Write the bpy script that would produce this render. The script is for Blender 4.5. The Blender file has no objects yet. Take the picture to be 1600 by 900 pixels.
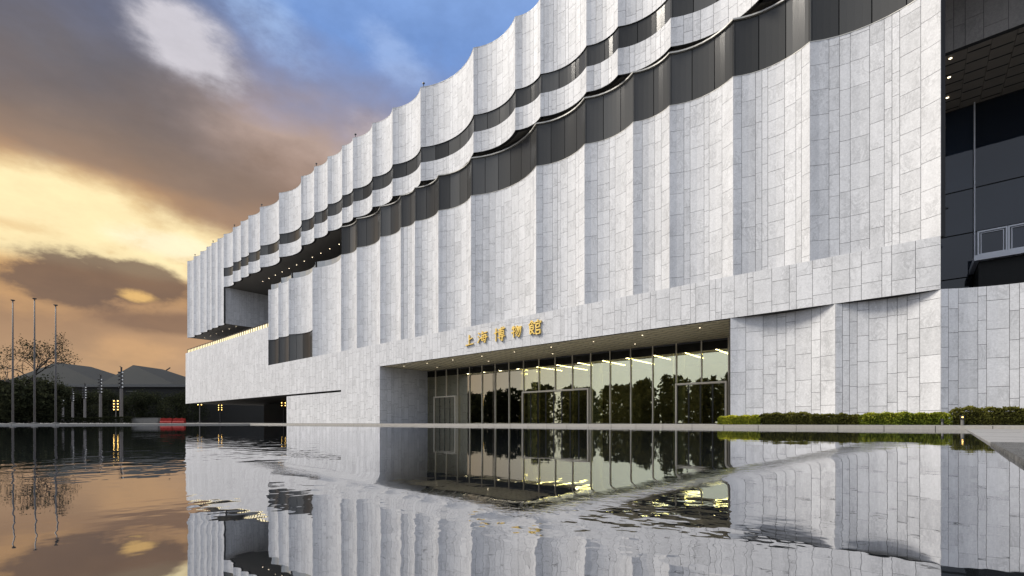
import bpy, math, random
from mathutils import Vector, Matrix
R = math.radians
rnd = random.Random(7)
scene = bpy.context.scene
COL = scene.collection

# ------------------------------------------------------------------ camera
EYE = 0.30
YAW = R(40.8)
F_PX, HOR = 730.0, 660.5            # focal length and horizon row of the 1600 x 900 photograph
cam_d = bpy.data.cameras.new('camera')
cam_d.sensor_width = 36.0
cam_d.lens = 36.0 * F_PX / 1600.0
cam_d.shift_y = (HOR - 450.0) / 1600.0
cam_d.clip_start = 0.02
cam_d.clip_end = 6000.0
cam = bpy.data.objects.new('camera', cam_d)
cam.location = (0, 0, EYE)
cam.rotation_euler = (R(90), 0, YAW)
COL.objects.link(cam)
scene.camera = cam

# ------------------------------------------------------------------ exposure
vs = scene.view_settings
vs.view_transform = 'Standard'
vs.look = 'None'
vs.gamma = 1.0
vs.exposure = 1.22
scene.cycles.max_bounces = 8
scene.cycles.transparent_max_bounces = 12
scene.cycles.caustics_reflective = False
scene.cycles.caustics_refractive = False

# ------------------------------------------------------------------ sun
SUN_EL, SUN_AZ = R(48), R(36)        # azimuth: turned from -X towards the viewer's side (-Y)
sun_vec = Vector((-math.cos(SUN_EL)*math.cos(SUN_AZ), -math.cos(SUN_EL)*math.sin(SUN_AZ), math.sin(SUN_EL)))
sd = bpy.data.lights.new('sun', 'SUN')
sd.energy = 2.6
sd.angle = R(20)
sd.color = (1.0, 0.93, 0.83)
so = bpy.data.objects.new('sun', sd)
so.rotation_euler = sun_vec.to_track_quat('Z', 'Y').to_euler()
so.location = sun_vec * 300
COL.objects.link(so)


# ------------------------------------------------------------------ node helper
class N:
    def __init__(self, tree):
        self.t = tree
        self.n = tree.nodes
        self.l = tree.links

    def add(self, kind, **kw):
        nd = self.n.new(kind)
        for k, v in kw.items():
            setattr(nd, k, v)
        return nd

    def put(self, sock, v):
        if isinstance(v, bpy.types.NodeSocket):
            self.l.new(v, sock)
        elif v is not None:
            if isinstance(v, (tuple, list)) and len(v) == 3 and sock.type == 'RGBA':
                v = (*v, 1)
            sock.default_value = v

    def m(self, op, a, b=None, c=None, clamp=False):
        nd = self.n.new('ShaderNodeMath')
        nd.operation = op
        nd.use_clamp = clamp
        for i, v in enumerate((a, b, c)):
            if v is not None:
                self.put(nd.inputs[i], v)
        return nd.outputs[0]

    def vm(self, op, a, b=None):
        nd = self.n.new('ShaderNodeVectorMath')
        nd.operation = op
        self.put(nd.inputs[0], a)
        if b is not None:
            self.put(nd.inputs[3 if op == 'SCALE' else 1], b)
        return nd.outputs[1] if op in ('DOT_PRODUCT', 'LENGTH') else nd.outputs[0]

    def noise(self, vec, scale, detail=4, rough=0.5, dist=0.0, lac=2.0):
        nd = self.n.new('ShaderNodeTexNoise')
        self.put(nd.inputs['Vector'], vec)
        nd.inputs['Scale'].default_value = scale
        nd.inputs['Detail'].default_value = detail
        nd.inputs['Roughness'].default_value = rough
        nd.inputs['Distortion'].default_value = dist
        return nd.outputs[0]

    def ramp(self, fac, stops, interp='LINEAR'):
        nd = self.n.new('ShaderNodeValToRGB')
        cr = nd.color_ramp
        cr.interpolation = interp
        while len(cr.elements) < len(stops):
            cr.elements.new(0.5)
        for e, (p, c) in zip(cr.elements, stops):
            e.position = p
            e.color = (*c, 1) if len(c) == 3 else c
        self.put(nd.inputs[0], fac)
        return nd.outputs[0]

    def mix(self, fac, a, b, blend='MIX'):
        nd = self.n.new('ShaderNodeMix')
        nd.data_type = 'RGBA'
        nd.blend_type = blend
        self.put(nd.inputs[0], fac)
        self.put(nd.inputs[6], a)
        self.put(nd.inputs[7], b)
        return nd.outputs[2]

    def smooth(self, v, lo, hi):
        nd = self.n.new('ShaderNodeMapRange')
        nd.interpolation_type = 'SMOOTHSTEP'
        self.put(nd.inputs[0], v)
        nd.inputs[1].default_value = lo
        nd.inputs[2].default_value = hi
        return nd.outputs[0]


def s2l(r, g, b):
    f = lambda c: (c/255/12.92) if c/255 <= 0.04045 else ((c/255+0.055)/1.055)**2.4
    return (f(r), f(g), f(b))


EXPO = 2.0 ** vs.exposure


def skyc(r, g, b):            # a sky colour as photographed -> radiance before exposure
    return tuple(c/EXPO for c in s2l(r, g, b))


# ------------------------------------------------------------------ world: Nishita blue under a broken sunset cloud deck
world = bpy.data.worlds.new('World')
scene.world = world
world.use_nodes = True
wt = world.node_tree
wt.nodes.clear()
w = N(wt)
sky = w.add('ShaderNodeTexSky')
sky.sky_type = 'NISHITA'
sky.sun_disc = False
sky.sun_elevation = SUN_EL
sky.sun_rotation = math.atan2(sun_vec.x, sun_vec.y)
sky.air_density = 1.0
sky.dust_density = 0.6
tc = w.add('ShaderNodeTexCoord')
V = w.vm('NORMALIZE', tc.outputs['Generated'])
sep = w.add('ShaderNodeSeparateXYZ')
w.put(sep.inputs[0], V)
vx, vy, vz = sep.outputs
el = w.m('MULTIPLY', w.m('ARCSINE', vz), 57.2958)
phi = w.m('MULTIPLY', w.m('ARCTAN2', vy, w.m('MULTIPLY', vx, -1)), 57.2958)     # degrees round from -X towards +Y
stretch = w.add('ShaderNodeMapping')
stretch.inputs['Scale'].default_value = (1, 1, 2.1)
w.put(stretch.inputs['Vector'], V)
SV = stretch.outputs[0]
n1 = w.m('SUBTRACT', w.noise(SV, 2.6, 5, 0.5), 0.5)
n2 = w.m('SUBTRACT', w.noise(w.vm('ADD', SV, (3.1, 1.7, 5.2)), 3.0, 6, 0.55), 0.5)
n3 = w.m('SUBTRACT', w.noise(w.vm('ADD', SV, (7.7, 2.2, 0.4)), 9.0, 6, 0.6), 0.5)
n4 = w.m('SUBTRACT', w.noise(w.vm('ADD', SV, (1.3, 8.2, 4.4)), 7.0, 8, 0.62), 0.5)
elw = w.m('ADD', w.m('ADD', el, w.m('MULTIPLY', n1, 9.0)), w.m('MULTIPLY', n3, 4.0))
phw = w.m('ADD', phi, w.m('ADD', w.m('MULTIPLY', n2, 16.0), w.m('MULTIPLY', n3, 5.0)))
# the further round from the sunset, the lower the grey deck and the paler the gap below it
sunset = w.ramp(w.m('DIVIDE', elw, 60.0), [
    (0.00, skyc(174, 136, 106)), (0.10, skyc(184, 144, 104)), (0.17, skyc(168, 128, 88)),
    (0.225, skyc(214, 162, 96)), (0.27, skyc(252, 218, 152)), (0.31, skyc(238, 198, 134)),
    (0.35, skyc(176, 138, 100)), (0.41, skyc(130, 110, 94)), (0.49, skyc(106, 99, 100)),
    (0.58, skyc(100, 106, 130)), (0.68, skyc(116, 140, 188)), (1.0, skyc(140, 170, 215))])
deck = w.ramp(w.m('DIVIDE', elw, 60.0), [
    (0.00, skyc(186, 146, 108)), (0.20, skyc(182, 142, 100)), (0.30, skyc(168, 134, 104)),
    (0.40, skyc(146, 118, 96)), (0.48, skyc(178, 154, 140)), (0.56, skyc(134, 140, 170)),
    (0.64, skyc(116, 150, 208)), (0.78, skyc(140, 172, 224)), (1.0, skyc(160, 186, 224))])
near = w.mix(w.smooth(phw, 10, 24), sunset, deck)


def body(p0, e0, a, b, tilt=0.0, amp=1.0):
    """Density of a cloud: a soft mound of given place and extent, broken up by fine noise."""
    dp = w.m('SUBTRACT', w.m('ADD', phi, w.m('MULTIPLY', n2, 5.0)), p0)
    de = w.m('SUBTRACT', w.m('ADD', el, w.m('MULTIPLY', n1, 2.5)), e0)
    de = w.m('ADD', de, w.m('MULTIPLY', dp, tilt))
    q = w.m('ADD', w.m('POWER', w.m('ABSOLUTE', w.m('DIVIDE', dp, a)), 2), w.m('POWER', w.m('ABSOLUTE', w.m('DIVIDE', de, b)), 2))
    g = w.m('EXPONENT', w.m('MULTIPLY', q, -1))
    return w.m('MULTIPLY', g, w.m('ADD', 1.0, w.m('MULTIPLY', w.m('ADD', n4, w.m('MULTIPLY', n3, 0.6)), 1.9*amp)))


def lay(col, val, lo, hi, colour, k_):
    return w.mix(w.m('MULTIPLY', w.smooth(val, lo, hi), k_), col, skyc(*colour))


c = near
c = lay(c, body(10.0, 23.6, 15.0, 2.4, 0.0, 1.2), 0.3, 0.9, (132, 110, 92), 0.6)            # underside of the deck
c = lay(c, body(6.5, 17.7, 13.0, 3.2, 0.02, 1.2), 0.15, 0.8, (255, 233, 178), 0.94)         # glow below the deck
c = lay(c, body(12.5, 16.9, 5.0, 1.8, 0.0, 1.2), 0.3, 0.9, (255, 241, 204), 0.75)
c = lay(c, body(3.0, 15.5, 5.0, 1.2, 0.0, 1.2), 0.35, 0.9, (214, 160, 90), 0.5)
dk = body(7.8, 13.0, 8.2, 2.8, 0.0, 1.15)                                                     # small dark cloud with a lit rim
up_ = w.smooth(el, 13.2, 14.6)
rim_ = w.m('MULTIPLY', w.m('MULTIPLY', w.smooth(dk, 0.12, 0.34), up_), 0.85)
c = w.mix(rim_, c, skyc(255, 234, 178))
c = lay(c, dk, 0.34, 0.62, (108, 80, 56), 0.88)
c = lay(c, body(10.8, 11.9, 2.6, 0.8, 0.05, 1.3), 0.45, 0.95, (246, 196, 112), 0.75)
c = lay(c, body(12.0, 9.9, 7.0, 1.3, 0.0, 1.3), 0.3, 0.9, (118, 86, 60), 0.7)
c = lay(c, body(10.0, 6.5, 5.0, 2.2, 0.0, 0.8), 0.2, 1.0, (216, 166, 108), 0.5)
c = lay(c, body(14.4, 33.4, 5.4, 2.7, 0.12, 1.2), 0.18, 0.8, (212, 207, 212), 0.85)          # white cloud
c = lay(c, body(21.0, 37.5, 6.0, 3.0, 0.3, 1.2), 0.25, 0.95, (168, 194, 234), 0.6)
c = lay(c, body(37.0, 30.5, 8.0, 2.4, 0.1, 1.2), 0.3, 1.0, (208, 190, 182), 0.5)
c = lay(c, body(35.0, 37.5, 5.0, 2.6, 0.3, 1.2), 0.3, 1.1, (180, 200, 236), 0.4)
# light and shade inside the clouds
shade = w.m('ADD', 1.06, w.m('ADD', w.m('MULTIPLY', n3, 0.34), w.m('ADD', w.m('MULTIPLY', n2, 0.25), w.m('MULTIPLY', n4, 0.45))))
c = w.mix(1.0, c, shade, 'MULTIPLY')
# away from the sunset: a high, bright, broken overcast
veil = w.m('ADD', 0.47, w.m('MULTIPLY', n1, 0.30))
away_c = w.mix(1.0, (0.88, 0.955, 1.12), veil, 'MULTIPLY')
dir_w = w.smooth(w.vm('DOT_PRODUCT', V, Vector((-0.88, 0.36, 0.30)).normalized()), 0.05, 0.62)
cloud = w.mix(dir_w, away_c, c)
bgc = w.add('ShaderNodeBackground')
w.put(bgc.inputs[0], cloud)
bgc.inputs[1].default_value = 1.0
bgs = w.add('ShaderNodeBackground')
w.put(bgs.inputs[0], sky.outputs[0])
bgs.inputs[1].default_value = 0.08
ms = w.add('ShaderNodeMixShader')
w.put(ms.inputs[0], 0.96)
w.l.new(bgs.outputs[0], ms.inputs[1])
w.l.new(bgc.outputs[0], ms.inputs[2])
out = w.add('ShaderNodeOutputWorld')
w.l.new(ms.outputs[0], out.inputs[0])


# ------------------------------------------------------------------ materials
def mat(name):
    m = bpy.data.materials.new(name)
    m.use_nodes = True
    m.node_tree.nodes.clear()
    k = N(m.node_tree)
    o = k.add('ShaderNodeOutputMaterial')
    return m, k, o


def pbr(k, o, base, rough=0.6, metal=0.0, spec=0.5, emit=None, estr=0.0, normal=None, coat=0.0):
    b = k.add('ShaderNodeBsdfPrincipled')
    k.put(b.inputs['Base Color'], base)
    k.put(b.inputs['Roughness'], rough)
    k.put(b.inputs['Metallic'], metal)
    k.put(b.inputs['Specular IOR Level'], spec)
    if coat:
        b.inputs['Coat Weight'].default_value = coat
    if emit is not None:
        k.put(b.inputs['Emission Color'], emit)
        k.put(b.inputs['Emission Strength'], estr)
    if normal is not None:
        k.put(b.inputs['Normal'], normal)
    k.l.new(b.outputs[0], o.inputs[0])
    return b


def bump(k, h, strength=0.3, dist=0.02):
    b = k.add('ShaderNodeBump')
    b.inputs['Strength'].default_value = strength
    b.inputs['Distance'].default_value = dist
    k.put(b.inputs['Height'], h)
    return b.outputs[0]


def pos(k):
    return k.add('ShaderNodeNewGeometry').outputs['Position']


def simple(name, col, rough=0.6, metal=0.0, spec=0.5, var=0.15, scale=3.0):
    m, k, o = mat(name)
    n = k.noise(pos(k), scale, 5, 0.6)
    g = k.m('ADD', 1.0 - var, k.m('MULTIPLY', n, 2*var))
    pbr(k, o, k.mix(1.0, col, g, 'MULTIPLY'), k.m('ADD', rough - 0.05, k.m('MULTIPLY', n, 0.1)), metal, spec)
    return m


def stone_mat(name, light, dark, bright=1.0):
    m, k, o = mat(name)
    p = pos(k)
    at = k.add('ShaderNodeAttribute', attribute_name='tone')
    tone = at.outputs['Fac']
    off = k.vm('ADD', p, k.vm('SCALE', (37.0, 11.0, 23.0), tone))
    mp = k.add('ShaderNodeMapping')
    mp.inputs['Rotation'].default_value = (0.3, 0.5, 0.2)
    mp.inputs['Scale'].default_value = (1.0, 1.0, 0.55)
    k.put(mp.inputs[0], off)
    q = mp.outputs[0]
    vein = k.noise(q, 1.6, 8, 0.68, 1.2)
    vein = k.smooth(k.m('ABSOLUTE', k.m('SUBTRACT', vein, 0.5)), 0.0, 0.07)       # thin wandering lines
    vmask = k.smooth(k.noise(q, 0.9, 3, 0.5), 0.42, 0.62)
    vein = k.m('SUBTRACT', 1.0, k.m('MULTIPLY', k.m('SUBTRACT', 1.0, vein), k.m('MULTIPLY', vmask, 0.19)))
    grain = k.noise(off, 13.0, 5, 0.75)
    cloud_ = k.noise(q, 2.4, 6, 0.62)
    streak = k.add('ShaderNodeMapping')
    streak.inputs['Scale'].default_value = (1.0, 1.0, 0.06)
    k.put(streak.inputs[0], p)
    rain = k.noise(streak.outputs[0], 1.3, 5, 0.6)
    f = k.m('ADD', k.m('ADD', k.m('MULTIPLY', grain, 0.62), k.m('MULTIPLY', k.m('SUBTRACT', k.noise(off, 5.0, 4, 0.7), 0.5), 0.34)), k.m('MULTIPLY', cloud_, 0.24))
    f = k.m('ADD', f, k.m('MULTIPLY', k.m('SUBTRACT', tone, 0.5), 0.34))
    f = k.m('ADD', f, k.m('MULTIPLY', k.m('SUBTRACT', rain, 0.5), 0.5))
    base = k.ramp(f, [(0.10, dark), (0.33, tuple((a+b)/2 for a, b in zip(light, dark))), (0.54, light), (0.92, tuple(min(0.9, c*1.13) for c in light))])
    base = k.mix(1.0, base, vein, 'MULTIPLY')
    fleck = k.m('ADD', 0.72, k.m('MULTIPLY', k.noise(off, 8.5, 4, 0.8), 0.54))
    base = k.mix(1.0, base, fleck, 'MULTIPLY')
    pbr(k, o, base, k.m('ADD', 0.5, k.m('MULTIPLY', grain, 0.25)), 0, 0.35, normal=bump(k, grain, 0.25, 0.01))
    return m


M_stone = stone_mat('pale_granite', (0.57, 0.572, 0.58), (0.40, 0.403, 0.41))
M_stone2 = stone_mat('shade_toned_granite', (0.21, 0.195, 0.18), (0.13, 0.122, 0.114))  # darker, browner facade granite: shade above the loggia is in the colour
M_joint = simple('dark_joint', (0.035, 0.035, 0.036), 0.9, spec=0.1)
M_wall = simple('plain_stone_core', (0.34, 0.34, 0.345), 0.8)
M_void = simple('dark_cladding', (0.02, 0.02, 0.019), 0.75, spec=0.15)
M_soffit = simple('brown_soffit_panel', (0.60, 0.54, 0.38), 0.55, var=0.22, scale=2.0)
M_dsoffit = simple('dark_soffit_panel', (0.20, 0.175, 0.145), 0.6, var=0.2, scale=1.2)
M_ksoffit = simple('shade_darkened_soffit', (0.085, 0.078, 0.068), 0.6, var=0.2, scale=1.2)  # copy of the dark soffit panel, deepened to paint in the overhang's shade
M_metal = simple('pale_bronze_metal', (0.66, 0.61, 0.50), 0.45, 0.15)
M_rim = simple('grey_metal_rim', (0.36, 0.35, 0.32), 0.5, 0.2)
M_white = simple('white_painted_metal', (0.52, 0.53, 0.56), 0.45, var=0.08)
M_pole = simple('brushed_pole_metal', (0.115, 0.108, 0.105), 0.6, 0.0, 0.3, var=0.2)
M_dpole = simple('dark_metal', (0.03, 0.03, 0.032), 0.5, 0.3)
M_red = simple('red_plastic', (0.21, 0.010, 0.008), 0.7, 0, 0.2, var=0.25, scale=5)
M_dred = simple('dark_red_plastic', (0.22, 0.010, 0.009), 0.5)
M_conc = simple('weathered_concrete', (0.115, 0.112, 0.105), 0.85, var=0.25, scale=1.5)
M_coping = simple('coping_granite', (0.30, 0.285, 0.255), 0.6, var=0.28, scale=9.0)
M_roof = simple('grey_sheet_roof', (0.020, 0.0225, 0.0235), 0.8, 0, 0.1, var=0.25, scale=0.15)
M_roof2 = simple('pale_roof_edge', (0.10, 0.10, 0.097), 0.7, 0, 0.2)
M_bark = simple('bark', (0.018, 0.015, 0.012), 0.9)
M_lobby = simple('lobby_wall', (0.13, 0.13, 0.10), 0.6, var=0.25, scale=0.4)
M_column = simple('lobby_column', (0.72, 0.76, 0.66), 0.4, var=0.1)
M_floor = simple('lobby_floor', (0.10, 0.10, 0.09), 0.25)
M_hill = simple('hill_scrub', (0.05, 0.06, 0.065), 0.9, var=0.3, scale=0.05)


def gold_mat():
    m, k, o = mat('gilded_metal')
    n = k.noise(pos(k), 9.0, 4, 0.6)
    pbr(k, o, k.mix(n, (0.82, 0.54, 0.11), (0.95, 0.74, 0.26)), k.m('ADD', 0.28, k.m('MULTIPLY', n, 0.2)), 0.6)
    return m


M_gold = gold_mat()


def glow(name, col, s):
    m, k, o = mat(name)
    e = k.add('ShaderNodeEmission')
    k.put(e.inputs[0], col)
    e.inputs[1].default_value = s
    k.l.new(e.outputs[0], o.inputs[0])
    return m


M_bulb = glow('warm_bulb', (1.0, 0.60, 0.16), 3.0)
M_down = glow('downlight_lamp', (1.0, 0.84, 0.58), 2.2)
M_strip = glow('lobby_strip_light', (1.0, 0.86, 0.46), 9)
M_led = glow('warm_led_line', (1.0, 0.84, 0.5), 0.75)


def dark_glass(name, base, spec, rough):
    m, k, o = mat(name)
    p = pos(k)
    at = k.add('ShaderNodeAttribute', attribute_name='tone')
    g = k.m('ADD', 0.55, k.m('MULTIPLY', at.outputs['Fac'], 0.9))
    wob = k.noise(p, 0.5, 2, 0.5)
    pbr(k, o, k.mix(1.0, base, g, 'MULTIPLY'), rough, 0, spec, normal=bump(k, wob, 0.12, 0.03))
    return m


M_band = dark_glass('charcoal_band_glass', (0.064, 0.064, 0.062), 0.12, 0.16)
M_rglass = dark_glass('blue_black_glass', (0.011, 0.016, 0.025), 0.42, 0.03)


def clear_glass():
    m, k, o = mat('entrance_glass')
    p = pos(k)
    lw = k.add('ShaderNodeFresnel')
    lw.inputs[0].default_value = 1.55
    fac = k.m('ADD', k.m('MULTIPLY', lw.outputs[0], 1.0), 0.36, clamp=True)
    gl = k.add('ShaderNodeBsdfGlossy')
    k.put(gl.inputs[0], (1.0, 0.95, 0.70))
    gl.inputs['Roughness'].default_value = 0.0
    k.put(gl.inputs['Normal'], bump(k, k.noise(p, 0.35, 2, 0.5), 0.05, 0.03))
    tr = k.add('ShaderNodeBsdfTransparent')
    k.put(tr.inputs[0], (0.84, 0.86, 0.68))
    mx = k.add('ShaderNodeMixShader')
    k.put(mx.inputs[0], fac)
    k.l.new(tr.outputs[0], mx.inputs[1])
    k.l.new(gl.outputs[0], mx.inputs[2])
    k.l.new(mx.outputs[0], o.inputs[0])
    return m


M_clear = clear_glass()
M_spand = dark_glass('black_spandrel_glass', (0.012, 0.012, 0.010), 0.18, 0.12)


def rail_glass():
    m, k, o = mat('pale_rail_glass')
    pbr(k, o, (0.30, 0.31, 0.31), 0.12, 0, 0.5)
    return m


M_rail = rail_glass()


def leaf_mat(name, a, b, c):
    m, k, o = mat(name)
    at = k.add('ShaderNodeAttribute', attribute_name='tone')
    base = k.ramp(at.outputs['Fac'], [(0.0, a), (0.55, b), (1.0, c)])
    d = k.add('ShaderNodeBsdfDiffuse')
    k.put(d.inputs[0], base)
    t = k.add('ShaderNodeBsdfTranslucent')
    k.put(t.inputs[0], base)
    mx = k.add('ShaderNodeMixShader')
    mx.inputs[0].default_value = 0.25
    k.l.new(d.outputs[0], mx.inputs[1])
    k.l.new(t.outputs[0], mx.inputs[2])
    k.l.new(mx.outputs[0], o.inputs[0])
    return m


M_leafy = leaf_mat('yellow_green_leaves', (0.06, 0.08, 0.012), (0.24, 0.27, 0.03), (0.52, 0.48, 0.05))
M_leafg = leaf_mat('green_leaves', (0.035, 0.048, 0.010), (0.15, 0.19, 0.025), (0.40, 0.40, 0.045))
M_leafb = leaf_mat('brownish_leaves', (0.026, 0.026, 0.010), (0.075, 0.078, 0.02), (0.19, 0.18, 0.04))
M_leafd = leaf_mat('dark_tree_leaves', (0.013, 0.015, 0.010), (0.030, 0.034, 0.019), (0.056, 0.060, 0.030))


def water_mat(A, B, Cc, patches):
    m, k, o = mat('pool_water')
    p = pos(k)
    sp = k.add('ShaderNodeSeparateXYZ')
    k.put(sp.inputs[0], p)
    px, py = sp.outputs[0], sp.outputs[1]

    def seg(P, Q, wdt, amp, fade):
        ax, ay = P
        dx, dy = Q[0]-ax, Q[1]-ay
        L2 = dx*dx + dy*dy
        wob = k.m('MULTIPLY', k.m('SUBTRACT', k.noise(p, 1.3, 2, 0.5), 0.5), 0.25)
        rx = k.m('SUBTRACT', px, ax)
        ry = k.m('SUBTRACT', py, ay)
        t = k.m('DIVIDE', k.m('ADD', k.m('MULTIPLY', rx, dx), k.m('MULTIPLY', ry, dy)), L2, clamp=True)
        ex = k.m('SUBTRACT', rx, k.m('MULTIPLY', t, dx))
        ey = k.m('SUBTRACT', ry, k.m('MULTIPLY', t, dy))
        d = k.m('SQRT', k.m('ADD', k.m('MULTIPLY', ex, ex), k.m('MULTIPLY', ey, ey)))
        d = k.m('ADD', d, k.m('MULTIPLY', wob, k.m('ADD', 0.25, t)))
        ww = k.m('MULTIPLY', k.m('ADD', 1.0, k.m('MULTIPLY', t, fade)), wdt)
        g = k.m('EXPONENT', k.m('MULTIPLY', k.m('POWER', k.m('DIVIDE', d, ww), 2), -1))
        return k.m('MULTIPLY', k.m('MULTIPLY', g, amp), k.m('ADD', 0.62, k.m('MULTIPLY', k.noise(p, 15.0, 3, 0.6), 0.76)))

    h = k.m('MULTIPLY', k.noise(p, 0.55, 2, 0.45), 0.0035)
    far_rip = k.m('MULTIPLY', k.noise(p, 2.6, 2, 0.5), 0.0011)
    msk = k.smooth(k.noise(p, 0.16, 3, 0.5), 0.44, 0.62)
    h = k.m('ADD', h, k.m('MULTIPLY', far_rip, k.m('ADD', 0.20, msk)))
    fine = {sc_: k.noise(p, sc_, 2, 0.5) for sc_ in sorted({q[4] for q in patches})}
    for (cx, cy, rad, amp, sc_) in patches:
        ddx = k.m('SUBTRACT', px, cx)
        ddy = k.m('SUBTRACT', py, cy)
        q = k.m('DIVIDE', k.m('ADD', k.m('MULTIPLY', ddx, ddx), k.m('MULTIPLY', ddy, ddy)), rad*rad)
        h = k.m('ADD', h, k.m('MULTIPLY', k.m('MULTIPLY', fine[sc_], amp), k.m('EXPONENT', k.m('MULTIPLY', q, -1))))
    h = k.m('ADD', h, k.m('MULTIPLY', k.noise(p, 8.0, 2, 0.5), 0.00022))
    h = k.m('ADD', h, seg(A, B, 0.08, 0.0066, 0.4))
    h = k.m('ADD', h, seg(A, Cc, 0.09, 0.0085, 0.9))
    bp = bump(k, h, 1.0, 1.0)
    fr = k.add('ShaderNodeFresnel')
    fr.inputs[0].default_value = 2.15
    k.put(fr.inputs['Normal'], bp)
    gl = k.add('ShaderNodeBsdfGlossy')
    gl.inputs['Roughness'].default_value = 0.012
    k.put(gl.inputs[0], (0.93, 0.94, 0.97))
    k.put(gl.inputs['Normal'], bp)
    df = k.add('ShaderNodeBsdfDiffuse')
    k.put(df.inputs[0], (0.012, 0.014, 0.016))
    mx = k.add('ShaderNodeMixShader')
    k.put(mx.inputs[0], k.m('ADD', 0.46, k.m('MULTIPLY', fr.outputs[0], 0.53)))
    k.l.new(df.outputs[0], mx.inputs[1])
    k.l.new(gl.outputs[0], mx.inputs[2])
    k.l.new(mx.outputs[0], o.inputs[0])
    return m


def granite_mat(name, base, rough, cell, depth):
    m, k, o = mat(name)
    p = pos(k)
    n = k.noise(p, 40.0, 6, 0.7)
    n2_ = k.noise(p, 3.0, 4, 0.6)
    v = k.add('ShaderNodeTexVoronoi')
    v.inputs['Scale'].default_value = cell
    k.put(v.inputs['Vector'], p)
    f = k.m('ADD', 0.45, k.m('ADD', k.m('MULTIPLY', n, 0.7), k.m('MULTIPLY', n2_, 0.4)))
    hh = k.m('ADD', v.outputs['Distance'], k.m('MULTIPLY', n, 0.6))
    pbr(k, o, k.mix(1.0, base, f, 'MULTIPLY'), rough, 0, 0.5, normal=bump(k, hh, 0.8, depth))
    return m


M_pave = granite_mat('flamed_granite', (0.20, 0.195, 0.19), 0.55, 60, 0.004)


def rough_mat():
    m, k, o = mat('rough_split_granite')
    p = pos(k)
    n = k.noise(p, 22.0, 6, 0.75)
    v = k.add('ShaderNodeTexVoronoi')
    v.inputs['Scale'].default_value = 9.0
    k.put(v.inputs['Vector'], k.vm('ADD', p, k.vm('SCALE', (1.0, 1.0, 1.0), k.m('MULTIPLY', n, 0.08))))
    hgt = k.m('ADD', k.m('MULTIPLY', v.outputs['Distance'], -1.0), k.m('MULTIPLY', n, 1.1))
    base = k.mix(k.smooth(n, 0.35, 0.65), (0.018, 0.018, 0.017), (0.16, 0.155, 0.145))
    pbr(k, o, base, k.m('ADD', 0.25, k.m('MULTIPLY', n, 0.5)), 0, 0.5, normal=bump(k, hgt, 1.0, 0.05))
    return m


M_rough = rough_mat()
M_ground = simple('plaza_paving', (0.20, 0.195, 0.185), 0.8, var=0.2, scale=0.6)


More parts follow.
